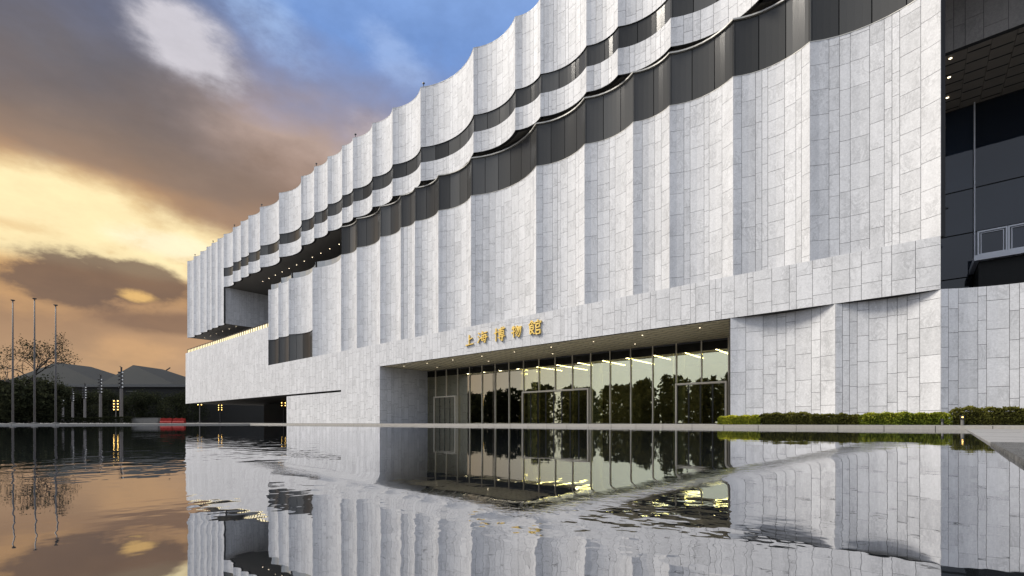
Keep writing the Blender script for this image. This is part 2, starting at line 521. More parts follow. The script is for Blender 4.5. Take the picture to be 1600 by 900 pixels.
# ------------------------------------------------------------------ object helpers
class MB:
    def __init__(self):
        self.v, self.f, self.t, self.mi = [], [], [], []

    def face(self, pts, tone=0.5, mi=0):
        i = len(self.v)
        self.v += [tuple(p) for p in pts]
        self.f.append(tuple(range(i, i+len(pts))))
        self.t += [tone]*len(pts)
        self.mi.append(mi)

    def mesh(self, v, f, tone=0.5, mi=0):
        i = len(self.v)
        self.v += [tuple(p) for p in v]
        self.t += [tone]*len(v)
        for q in f:
            self.f.append(tuple(i+a for a in q))
            self.mi.append(mi)

    def box(self, x0, x1, y0, y1, z0, z1, tone=0.5, mi=0, rot=0, c=None):
        v = [(x, y, z) for z in (z0, z1) for y in (y0, y1) for x in (x0, x1)]
        if rot:
            cx, cy = c if c else ((x0+x1)/2, (y0+y1)/2)
            cs, sn = math.cos(rot), math.sin(rot)
            v = [(cx+(x-cx)*cs-(y-cy)*sn, cy+(x-cx)*sn+(y-cy)*cs, z) for x, y, z in v]
        self.mesh(v, [(0, 2, 3, 1), (4, 5, 7, 6), (0, 1, 5, 4), (2, 6, 7, 3), (0, 4, 6, 2), (1, 3, 7, 5)], tone, mi)

    def bar(self, p, q, wdt, hgt, tone=0.5, mi=0):
        p, q = Vector(p), Vector(q)
        d = (q-p).normalized()
        up = Vector((0, 0, 1)) if abs(d.z) < 0.9 else Vector((0, 1, 0))
        a = d.cross(up).normalized()*wdt/2
        b = a.cross(d).normalized()*hgt/2
        v = [p-a-b, p+a-b, p+a+b, p-a+b, q-a-b, q+a-b, q+a+b, q-a+b]
        self.mesh(v, [(0, 3, 2, 1), (4, 5, 6, 7), (0, 1, 5, 4), (1, 2, 6, 5), (2, 3, 7, 6), (3, 0, 4, 7)], tone, mi)

    def tube(self, pts, rad, n=8, cap=True, tone=0.5, mi=0):
        vs_, fs = [], []
        for i, p in enumerate(pts):
            p = Vector(p)
            d = (Vector(pts[min(i+1, len(pts)-1)])-Vector(pts[max(i-1, 0)])).normalized()
            up = Vector((0, 0, 1)) if abs(d.z) < 0.92 else Vector((1, 0, 0))
            a = d.cross(up).normalized()
            b = d.cross(a).normalized()
            r = rad[i] if isinstance(rad, (list, tuple)) else rad
            for j in range(n):
                t = 2*math.pi*j/n
                vs_.append(p + a*math.cos(t)*r + b*math.sin(t)*r)
        for i in range(len(pts)-1):
            for j in range(n):
                fs.append((i*n+j, i*n+(j+1) % n, (i+1)*n+(j+1) % n, (i+1)*n+j))
        if cap:
            fs.append(tuple(range(n))[::-1])
            fs.append(tuple((len(pts)-1)*n+j for j in range(n)))
        self.mesh(vs_, fs, tone, mi)

    def ball(self, c, r, n=8, m=5, tone=0.5, mi=0):
        pts, rr = [], []
        for i in range(m+1):
            t = math.pi*i/m
            pts.append((c[0], c[1], c[2]-r*math.cos(t)))
            rr.append(max(r*math.sin(t), r*0.02))
        self.tube(pts, rr, n, True, tone, mi)

    def build(self, name, mats, parent=None, smooth=False, origin=None, kind=None):
        if not isinstance(mats, (list, tuple)):
            mats = [mats]
        if origin is None:
            ox = oy = oz = 0.0
        elif origin == 'base':
            xs, ys, zs = zip(*self.v)
            ox, oy, oz = (min(xs)+max(xs))/2, (min(ys)+max(ys))/2, min(zs)
        elif origin == 'mid':
            xs, ys, zs = zip(*self.v)
            ox, oy, oz = (min(xs)+max(xs))/2, (min(ys)+max(ys))/2, (min(zs)+max(zs))/2
        else:
            ox, oy, oz = origin
        me = bpy.data.meshes.new(name)
        me.from_pydata([(x-ox, y-oy, z-oz) for x, y, z in self.v], [], self.f)
        for m_ in mats:
            me.materials.append(m_)
        if any(self.mi):
            me.polygons.foreach_set('material_index', self.mi)
        a = me.attributes.new('tone', 'FLOAT', 'POINT')
        a.data.foreach_set('value', self.t)
        if smooth:
            me.polygons.foreach_set('use_smooth', [True]*len(me.polygons))
        me.update()
        ob = bpy.data.objects.new(name, me)
        COL.objects.link(ob)
        if parent is not None:
            ob.parent = parent
            pl = parent['_org'] if '_org' in parent else (0, 0, 0)
            ob.location = (ox-pl[0], oy-pl[1], oz-pl[2])
        else:
            ob.location = (ox, oy, oz)
        if kind:
            ob['kind'] = kind
        return ob


def tag(o, label, cat, group=None):
    o['label'] = label
    o['category'] = cat
    if group:
        o['group'] = group
    return o


def thing(name, label, cat, loc=(0, 0, 0), group=None, rz=0):
    o = bpy.data.objects.new(name, None)
    COL.objects.link(o)
    o.location = loc
    o.rotation_euler.z = rz
    o.empty_display_size = 0.2
    return tag(o, label, cat, group)


def copy_tree(o, loc=None, parent=None):
    c_ = o.copy()
    COL.objects.link(c_)
    if parent is not None:
        c_.parent = parent
    if loc is not None:
        c_.location = loc
    for ch in list(o.children):
        copy_tree(ch, None, c_)
    return c_


CS, SN = math.cos(YAW), math.sin(YAW)


def proj(x, y, z):
    d = -SN*x + CS*y
    r = CS*x + SN*y
    if d < 0.1:
        return None
    return 800+F_PX*r/d, HOR-F_PX*(z-EYE)/d, d


# plan positions of things that stand on the ground, as bearing and distance from the viewpoint
def plan(bearing_px, dist):
    u = (bearing_px-800)/F_PX
    return ((-SN+u*CS)*dist, (CS+u*SN)*dist)


# ------------------------------------------------------------------ SETTING: ground, pool
YF = 38.3                                   # facade plane
POOL_Y, POOL_X = 29.0, -80.0                # far edge, left edge
GZ = 0.21                                   # plaza level
edge_x = lambda y: 0.35 + 0.046*y           # right edge of the pool

b = MB()
b.box(-2500, 2500, -2500, 2500, -0.9, -0.6)
b.build('ground', M_ground, kind='structure')
b = MB()
b.box(-2500, 2500, POOL_Y+0.45, 2500, -0.55, GZ-0.02)
b.box(-2500, POOL_X-0.45, -2500, POOL_Y+0.45, -0.55, GZ-0.02)
b.box(POOL_X-0.45, 2500, -2500, -9.0, -0.55, 0.05)
b.build('plaza', M_ground, kind='structure')


def ground_at(px, py, h=EYE):
    u, v = (px-800)/F_PX, (HOR-py)/F_PX
    t = -h/v
    return ((-SN+u*CS)*t, (CS+u*SN)*t)


wA, wB, wC = ground_at(822, 800), ground_at(395, 722), ground_at(1400, 691)
patches = [(*ground_at(930, 815), 0.34, 0.0026, 9.0), (*ground_at(1050, 805), 0.40, 0.0016, 9.0), (*ground_at(490, 765), 0.55, 0.0022, 7.0),
           (*ground_at(740, 812), 0.26, 0.0018, 9.0), (*ground_at(230, 722), 1.1, 0.0040, 4.0), (*ground_at(60, 728), 0.9, 0.0034, 4.0),
           (*ground_at(330, 790), 0.4, 0.0024, 6.0), (*ground_at(430, 690), 2.4, 0.0050, 2.6), (*ground_at(150, 684), 3.0, 0.0050, 2.6)]
M_water = water_mat(wA, wB, wC, patches)
b = MB()
b.face([(POOL_X, -9.0, 0), (edge_x(-9), -9.0, 0), (edge_x(POOL_Y), POOL_Y, 0), (POOL_X, POOL_Y, 0)])
b.build('pool_water', M_water, kind='structure')

# coping of the far and left edge: kerb stones laid end to end
cop = MB()
cop.box(POOL_X-0.45, 40, POOL_Y+0.05, POOL_Y+0.45, -0.5, GZ-0.05)
cop.box(POOL_X-0.45, POOL_X-0.05, -9, POOL_Y+0.05, -0.5, GZ-0.05)
cop = cop.build('pool_coping', M_joint, kind='structure')
x = 34.0
while x > POOL_X-0.45:
    L = 1.85
    k = MB()
    k.box(x-L+0.012, x-0.012, POOL_Y, POOL_Y+0.5, -0.3, GZ-0.03+rnd.uniform(-0.004, 0.004), rnd.random())
    k.build('kerb_stone', M_coping, cop, origin='mid')
    x -= L
y = POOL_Y
while y > -8:
    k = MB()
    k.box(POOL_X-0.5, POOL_X, y-3.7+0.012, y-0.012, -0.3, GZ-0.03+rnd.uniform(-0.004, 0.004), rnd.random())
    k.build('kerb_stone', M_coping, cop, origin='mid')
    y -= 3.7

# paving to the right of the pool: smooth slabs, then split-face slabs nearer
pv = MB()
pv.face([(edge_x(-9)+0.05, -9, -0.04), (60, -9, -0.04), (60, POOL_Y, -0.04), (edge_x(POOL_Y)+0.05, POOL_Y, -0.04)])
pv = pv.build('pavement', M_joint, kind='structure')
ys = [-9 + 1.81*i for i in range(11)] + [9.1]
ys = [yy for yy in ys if yy < 9.05] + [9.1 + i*1.99 for i in range(11)]
for i in range(len(ys)-1):
    y0, y1 = ys[i]+0.012, ys[i+1]-0.012
    rough = y1 < 9.2
    xo = 0.0
    for j in range(9):
        wd = 1.0 if j == 0 else 1.6
        k = MB()
        z1 = 0.028 + rnd.uniform(-0.003, 0.003) + (0.012 if rough else 0)
        xa0, xb0 = edge_x(y0)+xo+0.008, edge_x(y0)+xo+wd-0.008
        xa1, xb1 = edge_x(y1)+xo+0.008, edge_x(y1)+xo+wd-0.008
        v = [(xa0, y0, -0.2), (xb0, y0, -0.2), (xb1, y1, -0.2), (xa1, y1, -0.2), (xa0, y0, z1), (xb0, y0, z1), (xb1, y1, z1), (xa1, y1, z1)]
        k.mesh(v, [(0, 3, 2, 1), (4, 5, 6, 7), (0, 1, 5, 4), (1, 2, 6, 5), (2, 3, 7, 6), (3, 0, 4, 7)], rnd.random())
        k.build('paving_slab', M_rough if rough else M_pave, pv, origin='mid')
        xo += wd

# ------------------------------------------------------------------ MUSEUM
museum = thing('museum_building', 'long white granite museum with scalloped walls and dark window bands above the pool', 'building', (-60, YF, GZ))
museum['_org'] = (-60, YF, GZ)

Z_SEAM, Z_LG0, Z_LG1, Z_UW0, Z_UG0, Z_UG1, Z_ROOF = 11.6, 26.9, 31.28, 31.8, 34.2, 36.2, 44.0
Z_BAND, Z_BLK0, Z_BLK1, Z_LEFT = 8.38, 5.5, 19.2, 23.35
XL, XBL, XR = -149.2, -150.7, 1.17

UP = [-149.2, -143.7, -138.2, -133.4, -129.7, -125.5, -121.4, -115.6, -110.9, -106.6, -100.6, -91.6, -82.5, -77.7, -73.1, -68.5, -65.3,
      -60.0, -55.0, -48.8, -39.0, -32.6, -29.2, -23.7, -20.4, -15.5, -8.75, -1.9, 4.2, 10.5, 16.0, 23.0]
LO = [-96.5, -91.9, -87.5, -78.3, -68.8, -64.2, -58.0, -53.1, -50.0, -45.25, -39.4, -29.75, -23.9, -18.9, -15.6, -10.6, -5.57, XR]
BASE = [-10.8, -4.1, XR, 9.8, 18.5]


def arc(x0, x1, ratio=0.145, y0=YF):
    c_ = x1-x0
    s_ = c_*ratio
    r_ = c_*c_/(8*s_)+s_/2
    half = math.asin(c_/2/r_)
    cx, cy = (x0+x1)/2, y0+s_-r_
    def fn(t):
        a = -half+2*half*t
        return cx+r_*math.sin(a), cy+r_*math.cos(a)
    fn.len = 2*half*r_
    fn.curved = True
    return fn


def line(p, q):
    def fn(t):
        return p[0]+(q[0]-p[0])*t, p[1]+(q[1]-p[1])*t
    fn.len = math.dist(p, q)
    fn.curved = False
    return fn


def normal(fn, t):
    e = 1e-3
    a, c_ = fn(max(0, t-e)), fn(min(1, t+e))
    dx, dy = c_[0]-a[0], c_[1]-a[1]
    l_ = math.hypot(dx, dy)
    return dy/l_, -dx/l_


PANELS = []                                  # (pixel area, verts, faces, tone)


def shell(fn, s0, s1, z0, z1, n, d0, d1):
    """Open-backed slab that follows a plan curve: outer face at offset d1, edges back to d0."""
    v, f = [], []
    for i in range(n+1):
        t = s0+(s1-s0)*i/n
        x_, y_ = fn(t)
        nx, ny = normal(fn, t)
        v += [(x_+nx*d1, y_+ny*d1, z0), (x_+nx*d1, y_+ny*d1, z1), (x_+nx*d0, y_+ny*d0, z1), (x_+nx*d0, y_+ny*d0, z0)]
    for i in range(n):
        a, c_ = 4*i, 4*i+4
        f += [(a, c_, c_+1, a+1), (a+1, c_+1, c_+2, a+2), (a+3, c_+3, c_, a)]
    f += [(0, 1, 2, 3), (4*n+3, 4*n+2, 4*n+1, 4*n)]
    return v, f


WID = [0.42, 0.5, 0.62, 0.78, 0.95, 1.05, 1.15, 1.2]
GAP = 0.023


def clad(fn, z0, z1, seed, hmean=1.75, wide=1.0, back=True, store=None, stone=0):
    """Granite panels in columns of uneven width, joints staggered, on a dark core."""
    rr = random.Random(seed)
    ws, tot = [], 0
    while tot < fn.len-0.25:
        q = rr.choice(WID)*wide*rr.uniform(0.95, 1.05)
        ws.append(q)
        tot += q
    sc = fn.len/tot
    s = 0
    for q in ws:
        q *= sc
        a, e = s+GAP*0.5, s+q-GAP*0.5
        s += q
        hh = hmean*rr.choice([0.72, 0.85, 1.0, 1.0, 1.1])
        z = z0-rr.random()*hh*0.8
        colt = rr.gauss(0, 0.07)
        while z < z1-0.02:
            za, zb = max(z, z0), min(z+hh, z1)
            if z1-zb < 0.22:
                zb = z1
            if zb-za > 0.1:
                n = 1 if not fn.curved else max(1, round(q/0.55))
                lo_ = za+(GAP*0.5 if za > z0 else 0)
                hi_ = zb-(GAP*0.5 if zb < z1 else 0)
                v, f = shell(fn, a/fn.len, e/fn.len, lo_, hi_, n, -0.03, rr.uniform(-0.003, 0.003))
                tone = min(1, max(0, 0.5+colt+rr.gauss(0, 0.12)+(-0.3 if rr.random() < 0.06 else 0)))
                pts = [proj(*v[i]) for i in (0, 1, 4*n, 4*n+1)]
                ar = 0
                if all(pts):
                    cx, cy = sum(p[0] for p in pts)/4, sum(p[1] for p in pts)/4
                    if 5 < cx < 1595 and 5 < cy < 895:
                        ar = abs((pts[2][0]-pts[0][0])*(pts[0][1]-pts[1][1]))
                PANELS.append((ar, v, f, tone, stone))
            z = zb if zb == z1 else z+hh
    if back and store is not None:
        n = 1 if not fn.curved else max(3, round(fn.len/0.7))
        ins = 0 if fn.curved else 0.06/fn.len
        v, f = shell(fn, ins, 1-ins, z0+0.002, z1-0.002, n, -0.4, -0.028)
        store.mesh(v, f)


walls = MB()
seed = 100
# upper volume
for i in range(len(UP)-1):
    fn = arc(UP[i], UP[i+1])
    seed += 1
    if UP[i+1] <= -121.3:
        clad(fn, Z_LEFT, Z_ROOF, seed, store=walls)
    else:
        clad(fn, Z_UG1, Z_ROOF, seed, store=walls)
        clad(fn, Z_UW0, Z_UG0, seed+500, hmean=1.3, store=walls)
# lower volume
for i in range(len(LO)-1):
    fn = arc(LO[i], LO[i+1])
    seed += 1
    z0, z1 = Z_SEAM, Z_LG0
    if LO[i+1] < -78:
        z0 = 16.6
    if LO[i+1] < -91:
        z1 = 26.5
    clad(fn, z0, z1, seed+1000, store=walls)
# base, fascia and the low block
for i in range(len(BASE)-1):
    clad(arc(BASE[i], BASE[i+1], 0.11 if i < 2 else 0.16), GZ, Z_BAND-(0.02 if i < 2 else 0), 2000+i, hmean=1.7, store=walls)
clad(line((-58.1, YF), (XR, YF)), Z_BAND, Z_SEAM, 2101, hmean=1.7, store=walls)
clad(line((XBL, YF), (-58.1, YF)), Z_BLK0, Z_SEAM, 2102, store=walls)
clad(line((XBL, YF), (-96.5, YF)), Z_SEAM, Z_BLK1, 2103, store=walls)
clad(line((-88.3, YF), (-68.8, YF)), GZ, 5.18, 2104, store=walls)
clad(line((-68.8, YF), (-58.1, YF)), GZ, Z_BLK0, 2105, store=walls)
clad(line((-58.1, YF+0.014), (-58.1, 47.0)), GZ, Z_BAND, 2106, store=walls)                     # entrance reveal
clad(line((-121.4, YF+0.3), (-121.4, 60)), Z_LEFT, Z_UW0, 2107, store=walls)                  # terrace side wall
clad(line((XR, 46.0), (26, 46.0)), 27.0, Z_UW0+0.4, 2108, hmean=2.4, store=walls, stone=1)              # wall over the loggia, its shade put into the stone colour
clad(line((XR, YF+0.6), (XR, 55)), Z_BAND, 27.0, 2109, store=walls)
clad(line((-150.7, 70), (-150.7, YF)), Z_BLK0, Z_BLK1, 2110, store=walls)
clad(line((-149.2, 70), (-149.2, YF+0.35)), Z_LEFT, Z_ROOF, 2111, store=walls)
walls.build('wall', M_joint, museum)

PANELS.sort(key=lambda p: -p[0])
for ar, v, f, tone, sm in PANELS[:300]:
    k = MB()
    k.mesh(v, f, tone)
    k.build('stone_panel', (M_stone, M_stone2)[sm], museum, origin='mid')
k = MB()
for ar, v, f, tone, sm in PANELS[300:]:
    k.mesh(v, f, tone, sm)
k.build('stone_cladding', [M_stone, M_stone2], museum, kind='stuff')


# dark window bands: curved panes with joints, metal rims
def panes(fn, z0, z1, wdt, material, d=-0.10, name='glass_pane'):
    n = max(1, round(fn.len/wdt))
    for i in range(n):
        a = (i+0.018)/n
        e = (i+1-0.018)/n
        v, f = shell(fn, a, e, z0, z1, 4 if fn.curved else 1, d-0.06, d)
        k = MB()
        k.mesh(v, f, rnd.random())
        k.build(name, material, museum, origin='mid', smooth=False)


backs = MB()
backs2 = MB()
backs3 = MB()
rims = MB()
for i in range(len(UP)-1):
    if UP[i+1] > -121.3:
        fn = arc(UP[i], UP[i+1])
        panes(fn, Z_UG0+0.03, Z_UG1-0.03, 1.9, M_band)
        v, f = shell(fn, 0, 1, Z_UG0-0.01, Z_UG1+0.01, 8, -0.6, -0.19)
        backs.mesh(v, f)
for i in range(4, len(LO)-1):
    fn = arc(LO[i], LO[i+1])
    panes(fn, Z_LG0+0.03, Z_LG1-0.03, 1.75, M_band)
    v, f = shell(fn, 0, 1, Z_LG0-0.01, Z_LG1-0.02, 8, -0.8, -0.19)
    backs2.mesh(v, f)
    v, f = shell(fn, 0, 1, Z_LG1-0.03, Z_LG1+0.09, 8, -0.5, 0.05)
    rims.mesh(v, f)
    v, f = shell(fn, 0, 1, Z_LG0-0.03, Z_LG0+0.03, 8, -0.2, 0.012)
    rims.mesh(v, f)
for i in range(3):                                   # windows in the left flutes and rails on top
    fn = arc(LO[i], LO[i+1])
    panes(fn, Z_SEAM+0.05, 16.55, 1.5, M_band)
    v, f = shell(fn, 0, 1, Z_SEAM, 16.6, 6, -0.6, -0.19)
    backs3.mesh(v, f)
rails = MB()
for i in range(4):
    fn = arc(LO[i], LO[i+1])
    ztop = 26.5 if i == 0 else Z_LG0
    v, f = shell(fn, 0.06, 0.97, ztop, ztop+1.15, 6, -0.5, -0.45)
    rails.mesh(v, f)
for q in (backs, backs2, backs3):
    q.build('band_backing', M_void, museum)
rims.build('band_rim', M_rim, museum)
rails.build('glass_balustrade', M_rail, museum)

# underside of the upper volume, and of its left wing
sof = MB()


def under(xs, z, yb, target):
    for i in range(len(xs)-1):
        fn = arc(xs[i], xs[i+1])
        for j in range(6):
            a, e = fn(j/6), fn((j+1)/6)
            target.face([(a[0], a[1]+0.02, z), (a[0], yb, z), (e[0], yb, z), (e[0], e[1]+0.02, z)])


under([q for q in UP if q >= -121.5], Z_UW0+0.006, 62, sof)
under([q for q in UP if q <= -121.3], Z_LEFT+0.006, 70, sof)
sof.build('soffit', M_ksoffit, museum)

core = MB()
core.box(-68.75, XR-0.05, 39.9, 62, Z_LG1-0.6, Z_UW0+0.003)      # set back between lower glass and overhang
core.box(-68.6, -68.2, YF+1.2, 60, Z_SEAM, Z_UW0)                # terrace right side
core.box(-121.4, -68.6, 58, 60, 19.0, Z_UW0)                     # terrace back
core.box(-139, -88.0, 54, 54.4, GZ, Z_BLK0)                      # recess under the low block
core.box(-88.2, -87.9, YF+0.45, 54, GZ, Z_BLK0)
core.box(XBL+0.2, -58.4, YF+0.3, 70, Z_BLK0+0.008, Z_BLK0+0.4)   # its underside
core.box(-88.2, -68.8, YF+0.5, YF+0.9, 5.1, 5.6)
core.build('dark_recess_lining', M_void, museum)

body = MB()
body.box(XL+0.4, 26, 41, 140, Z_UW0+0.05, Z_ROOF-0.3)
body.box(XL+0.4, -121.7, 41, 70, Z_LEFT+0.05, Z_UW0)
body.box(XBL+0.4, -58.5, YF+0.35, 70, Z_BLK0+0.45, Z_SEAM-0.1)
body.box(XBL+0.4, -96.9, YF+0.35, 70, Z_SEAM, Z_BLK1-0.05)
body.box(-96.4, -68.9, 40.5, 70, Z_SEAM, 26.3)
body.box(-58.3, XR-0.4, YF+0.4, 62, Z_BAND+0.35, Z_SEAM)
body.box(-58.3, XR-0.4, 40.6, 62, Z_SEAM, Z_LG1-0.3)
body.box(-10.6, 26, 40.6, 55, GZ, Z_BAND-0.25)
body.build('building_core', M_wall, museum)

# lit railing along the low block's roof
rl = MB()
led = MB()
xq = XBL+0.5
led.box(XBL+0.3, -96.8, YF+0.42, YF+0.50, Z_BLK1+0.12, Z_BLK1+0.86)
rl.box(XBL+0.3, -96.7, YF+0.30, YF+0.38, Z_BLK1+0.98, Z_BLK1+1.08)
rl.box(XBL+0.3, -96.7, YF+0.52, YF+0.56, Z_BLK1, Z_BLK1+0.95, mi=1)
while xq < -96.8:
    rl.box(xq-0.05, xq+0.05, YF+0.28, YF+0.40, Z_BLK1, Z_BLK1+0.98, mi=0)
    xq += 1.25
rl = rl.build('terrace_railing', [M_dpole, M_white], museum)
led.build('light_strip', M_led, rl)

# ---- entrance: soffit of staggered panels, glazing, portals, lobby
YG = 47.0


def soffit_panels(x0, x1, y0, y1, z, wx, wy, material, seed, slot=0.09, single=False):
    rr = random.Random(seed)
    grp = MB()
    slots = MB()
    nx = max(1, round((x1-x0)/wx))
    wx = (x1-x0)/nx
    cells = []
    for i in range(nx):
        yy = y0-(0.5*wy if i % 2 else 0)
        while yy < y1:
            a, e = max(yy+slot*0.5, y0), min(yy+wy-slot*0.5, y1)
            if e-a > 0.15:
                cells.append((x0+i*wx+0.012, x0+(i+1)*wx-0.012, a, e))
            yy += wy
    for (xa, xb, ya, ye) in cells:
        zz = z+rr.uniform(0, 0.006)
        if ye < y1-0.01:
            slots.box(xa+0.05, xb-0.05, ye+0.004, ye+slot-0.004, z+0.008, z+0.06)
        if single:
            k = MB()
            k.box(xa, xb, ya, ye, zz, z+0.10, rr.random())
            k.build('soffit_panel', material, museum, origin='mid')
        else:
            grp.box(xa, xb, ya, ye, zz, z+0.10, rr.random())
    slots.build('slot_strip', M_void, museum, kind='stuff')
    if not single:
        grp.build('soffit_panelling', material, museum, kind='stuff')


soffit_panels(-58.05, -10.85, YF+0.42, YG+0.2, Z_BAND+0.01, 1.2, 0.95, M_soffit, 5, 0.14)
k = MB()
k.box(-58.05, -10.8, YF+0.41, YG+0.2, Z_BAND+0.11, Z_BAND+0.3)
k.build('soffit_backing', M_void, museum)


def downlight(x_, y_, z_, r_=0.09, ring=True):
    k = MB()
    k.tube([(x_, y_, z_+0.02), (x_, y_, z_-0.012)], r_, 10)
    o_ = k.build('downlight', M_down, museum, origin='mid')
    if ring:
        k = MB()
        n = 12
        for j in range(n):
            a0, a1 = 2*math.pi*j/n, 2*math.pi*(j+1)/n
            k.face([(x_+r_*1.05*math.cos(a0), y_+r_*1.05*math.sin(a0), z_-0.02), (x_+r_*1.5*math.cos(a0), y_+r_*1.5*math.sin(a0), z_-0.008),
                    (x_+r_*1.5*math.cos(a1), y_+r_*1.5*math.sin(a1), z_-0.008), (x_+r_*1.05*math.cos(a1), y_+r_*1.05*math.sin(a1), z_-0.02)])
        o2 = k.build('bezel', M_dpole, None)
        o2.parent = o_
        o2.location = (-x_, -y_, -(z_+0.004))


for i in range(9):
    downlight(-55.5+i*5.2, 40.6, Z_BAND, 0.065)
    if i % 2 == 0:
        downlight(-53.0+i*5.2, 44.6, Z_BAND, 0.065)
for i in range(13):
    downlight(-110+i*3.3, 42.5, Z_UW0, 0.085, False)
for i in range(7):
    downlight(-106+i*5.5, 47.0, Z_UW0, 0.085, False)
for i in range(6):
    downlight(-146+i*4.6, 41.5, Z_LEFT, 0.075, False)

XM = [-58.7+2.512*i for i in range(19)]            # mullion lines
XM = [x_+0.1 for x_ in XM]
mull = []
for i, x_ in enumerate(XM):
    k = MB()
    k.box(x_-0.045, x_+0.045, YG-0.16, YG+0.10, GZ, Z_BAND-0.003)
    k.build('mullion', M_metal, museum, origin='base')
k = MB()
k.box(XM[0]-0.2, -10.85, YG-0.05, YG+0.05, Z_BAND-0.16, Z_BAND-0.005)
k.build('head_rail', M_dpole, museum)
Z_SP = 7.35
PORT = [(1, 3, 4.2), (8, 12, 4.2), (16, 18, 4.15)]
in_port = lambda i: next((p for p in PORT if p[0] <= i < p[1]), None)
for i in range(18):
    p = in_port(i)
    z0 = p[2]+0.12 if p else GZ+0.03
    k = MB()
    k.box(XM[i]+0.05, XM[i+1]-0.05, YG-0.02, YG+0.02, z0, Z_SP, rnd.random())
    k.build('glass_pane', M_clear, museum, origin='base')
    k = MB()
    k.box(XM[i]+0.05, XM[i+1]-0.05, YG-0.02, YG+0.02, Z_SP+0.03, Z_BAND-0.17, rnd.random())
    k.build('spandrel_panel', M_spand, museum, origin='base')
k = MB()
k.box(XM[-1]+0.05, -10.9, YG-0.02, YG+0.02, GZ, Z_BAND-0.17)
k.box(-58.05, XM[0]-0.05, YG-0.02, YG+0.02, GZ, Z_BAND-0.17) if XM[0] > -57.9 else None
k.build('glass_pane', M_clear, museum, origin='base')
for (a, e, zt) in PORT:
    k = MB()
    xa, xb = XM[a]+0.055, XM[e]-0.055
    k.box(xa, xa+0.16, YG-0.55, YG-0.17, GZ, zt+0.1)
    k.box(xb-0.16, xb, YG-0.55, YG-0.17, GZ, zt+0.1)
    k.box(xa+0.163, xb-0.163, YG-0.55, YG-0.17, zt-0.08, zt+0.1)
    po = k.build('door_portal', M_metal, museum, origin='base')
    nd = (e-a)*2
    for j in range(nd):
        d0 = xa+0.17+(xb-xa-0.34)*j/nd
        d1 = xa+0.17+(xb-xa-0.34)*(j+1)/nd
        q = MB()
        q.box(d0+0.02, d0+0.07, YG-0.42, YG-0.36, GZ, zt-0.1, mi=1)
        q.box(d1-0.07, d1-0.02, YG-0.42, YG-0.36, GZ, zt-0.1, mi=1)
        q.box(d0+0.07, d1-0.07, YG-0.40, YG-0.38, GZ+0.05, zt-0.12)
        dl = q.build('door_leaf', [M_clear, M_dpole], None)
        dl.parent = po
        dl.location = tuple(-c_ for c_ in (Vector(po.location)+Vector(museum.location)))
lob = MB()
lob.box(-58.6, -10.6, YG+0.15, 66, GZ-0.015, GZ+0.004, mi=1)
lob.box(-58.6, -10.6, 66, 66.3, GZ, Z_BAND+0.5)
lob.box(-59.0, -58.6, YG+0.15, 66.3, GZ, Z_BAND+0.5)
lob.box(-10.55, -10.2, YG+0.15, 66.3, GZ, Z_BAND+0.5)
lob.box(-58.6, -10.6, YG+0.25, 66, Z_BAND-0.02, Z_BAND+0.28)
for xa, xb, tz in ((-57, -52, 4.0), (-47, -41, 5.2), (-36, -30, 4.4), (-25, -21.5, 5.6), (-19, -16, 4.6), (-15, -12, 5.0)):
    lob.box(xa, xb, 63.2, 63.5, GZ, GZ+tz)
lob.build('lobby', [M_lobby, M_floor], museum)
for x_ in (-49.8, -39.7, -29.5, -19.4):
    k = MB()
    k.tube([(x_, 50.2, GZ), (x_, 50.2, Z_BAND-0.03)], 0.62, 20)
    k.build('lobby_column', M_column, museum, origin='base', smooth=False)
for i in range(13):
    x_ = -55.5+3.55*i
    k = MB()
    ya = 49.5+(i % 3)*1.6
    k.box(x_-0.045, x_+0.045, ya, ya+8.5, Z_BAND-0.10, Z_BAND-0.03)
    k.build('strip_light', M_strip, museum, origin='mid')

# ---- loggia at the right: deep soffit, dark glass, projecting glazed balcony
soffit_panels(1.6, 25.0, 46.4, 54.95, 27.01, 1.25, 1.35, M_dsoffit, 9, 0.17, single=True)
k = MB()
k.box(1.3, 26, 46.3, 55.3, 27.115, 27.4)
k.build('soffit_backing', M_void, museum)
downlight(1.95, 46.9, 27.0, 0.10)
downlight(1.98, 49.4, 27.0, 0.10)
downlight(2.0, 52.4, 27.0, 0.10)
downlight(8.0, 49.4, 27.0, 0.10)
downlight(8.0, 52.4, 27.0, 0.10)
gx = [1.25, 3.72, 8.2, 12.7, 17.2, 21.7, 26]
gz = [Z_BAND, 12.6, 16.3, 20.0, 27.0]
for i in range(len(gx)-1):
    for j in range(len(gz)-1):
        k = MB()
        k.box(gx[i]+0.04, gx[i+1]-0.04, 55.0, 55.06, gz[j]+0.05, gz[j+1]-0.05, rnd.random())
        k.build('glass_pane', M_rglass, museum, origin='mid')
k = MB()
k.box(XR, 26, 55.1, 56, Z_BAND-0.3, 27.2)
k.box(XR, 26, 40.6, 55.1, Z_BAND-0.2, Z_BAND-0.05)
k.build('loggia_backing', M_void, museum)
k = MB()
k.tube([(3.73, 54.6, 13.16), (3.73, 54.6, 26.99)], 0.05, 8)
k.build('suspension_rod', M_white, museum, origin='base')
k = MB()
k.box(3.42, 26, 50.4, 55.0, 12.75, 13.15)
bal = k.build('balcony', M_white, museum, origin='base')
boff = Vector(bal.location)+Vector(museum.location)


def sub(mb, name, material, par, off):
    o_ = mb.build(name, material, None)
    o_.parent = par
    o_.location = -off
    return o_


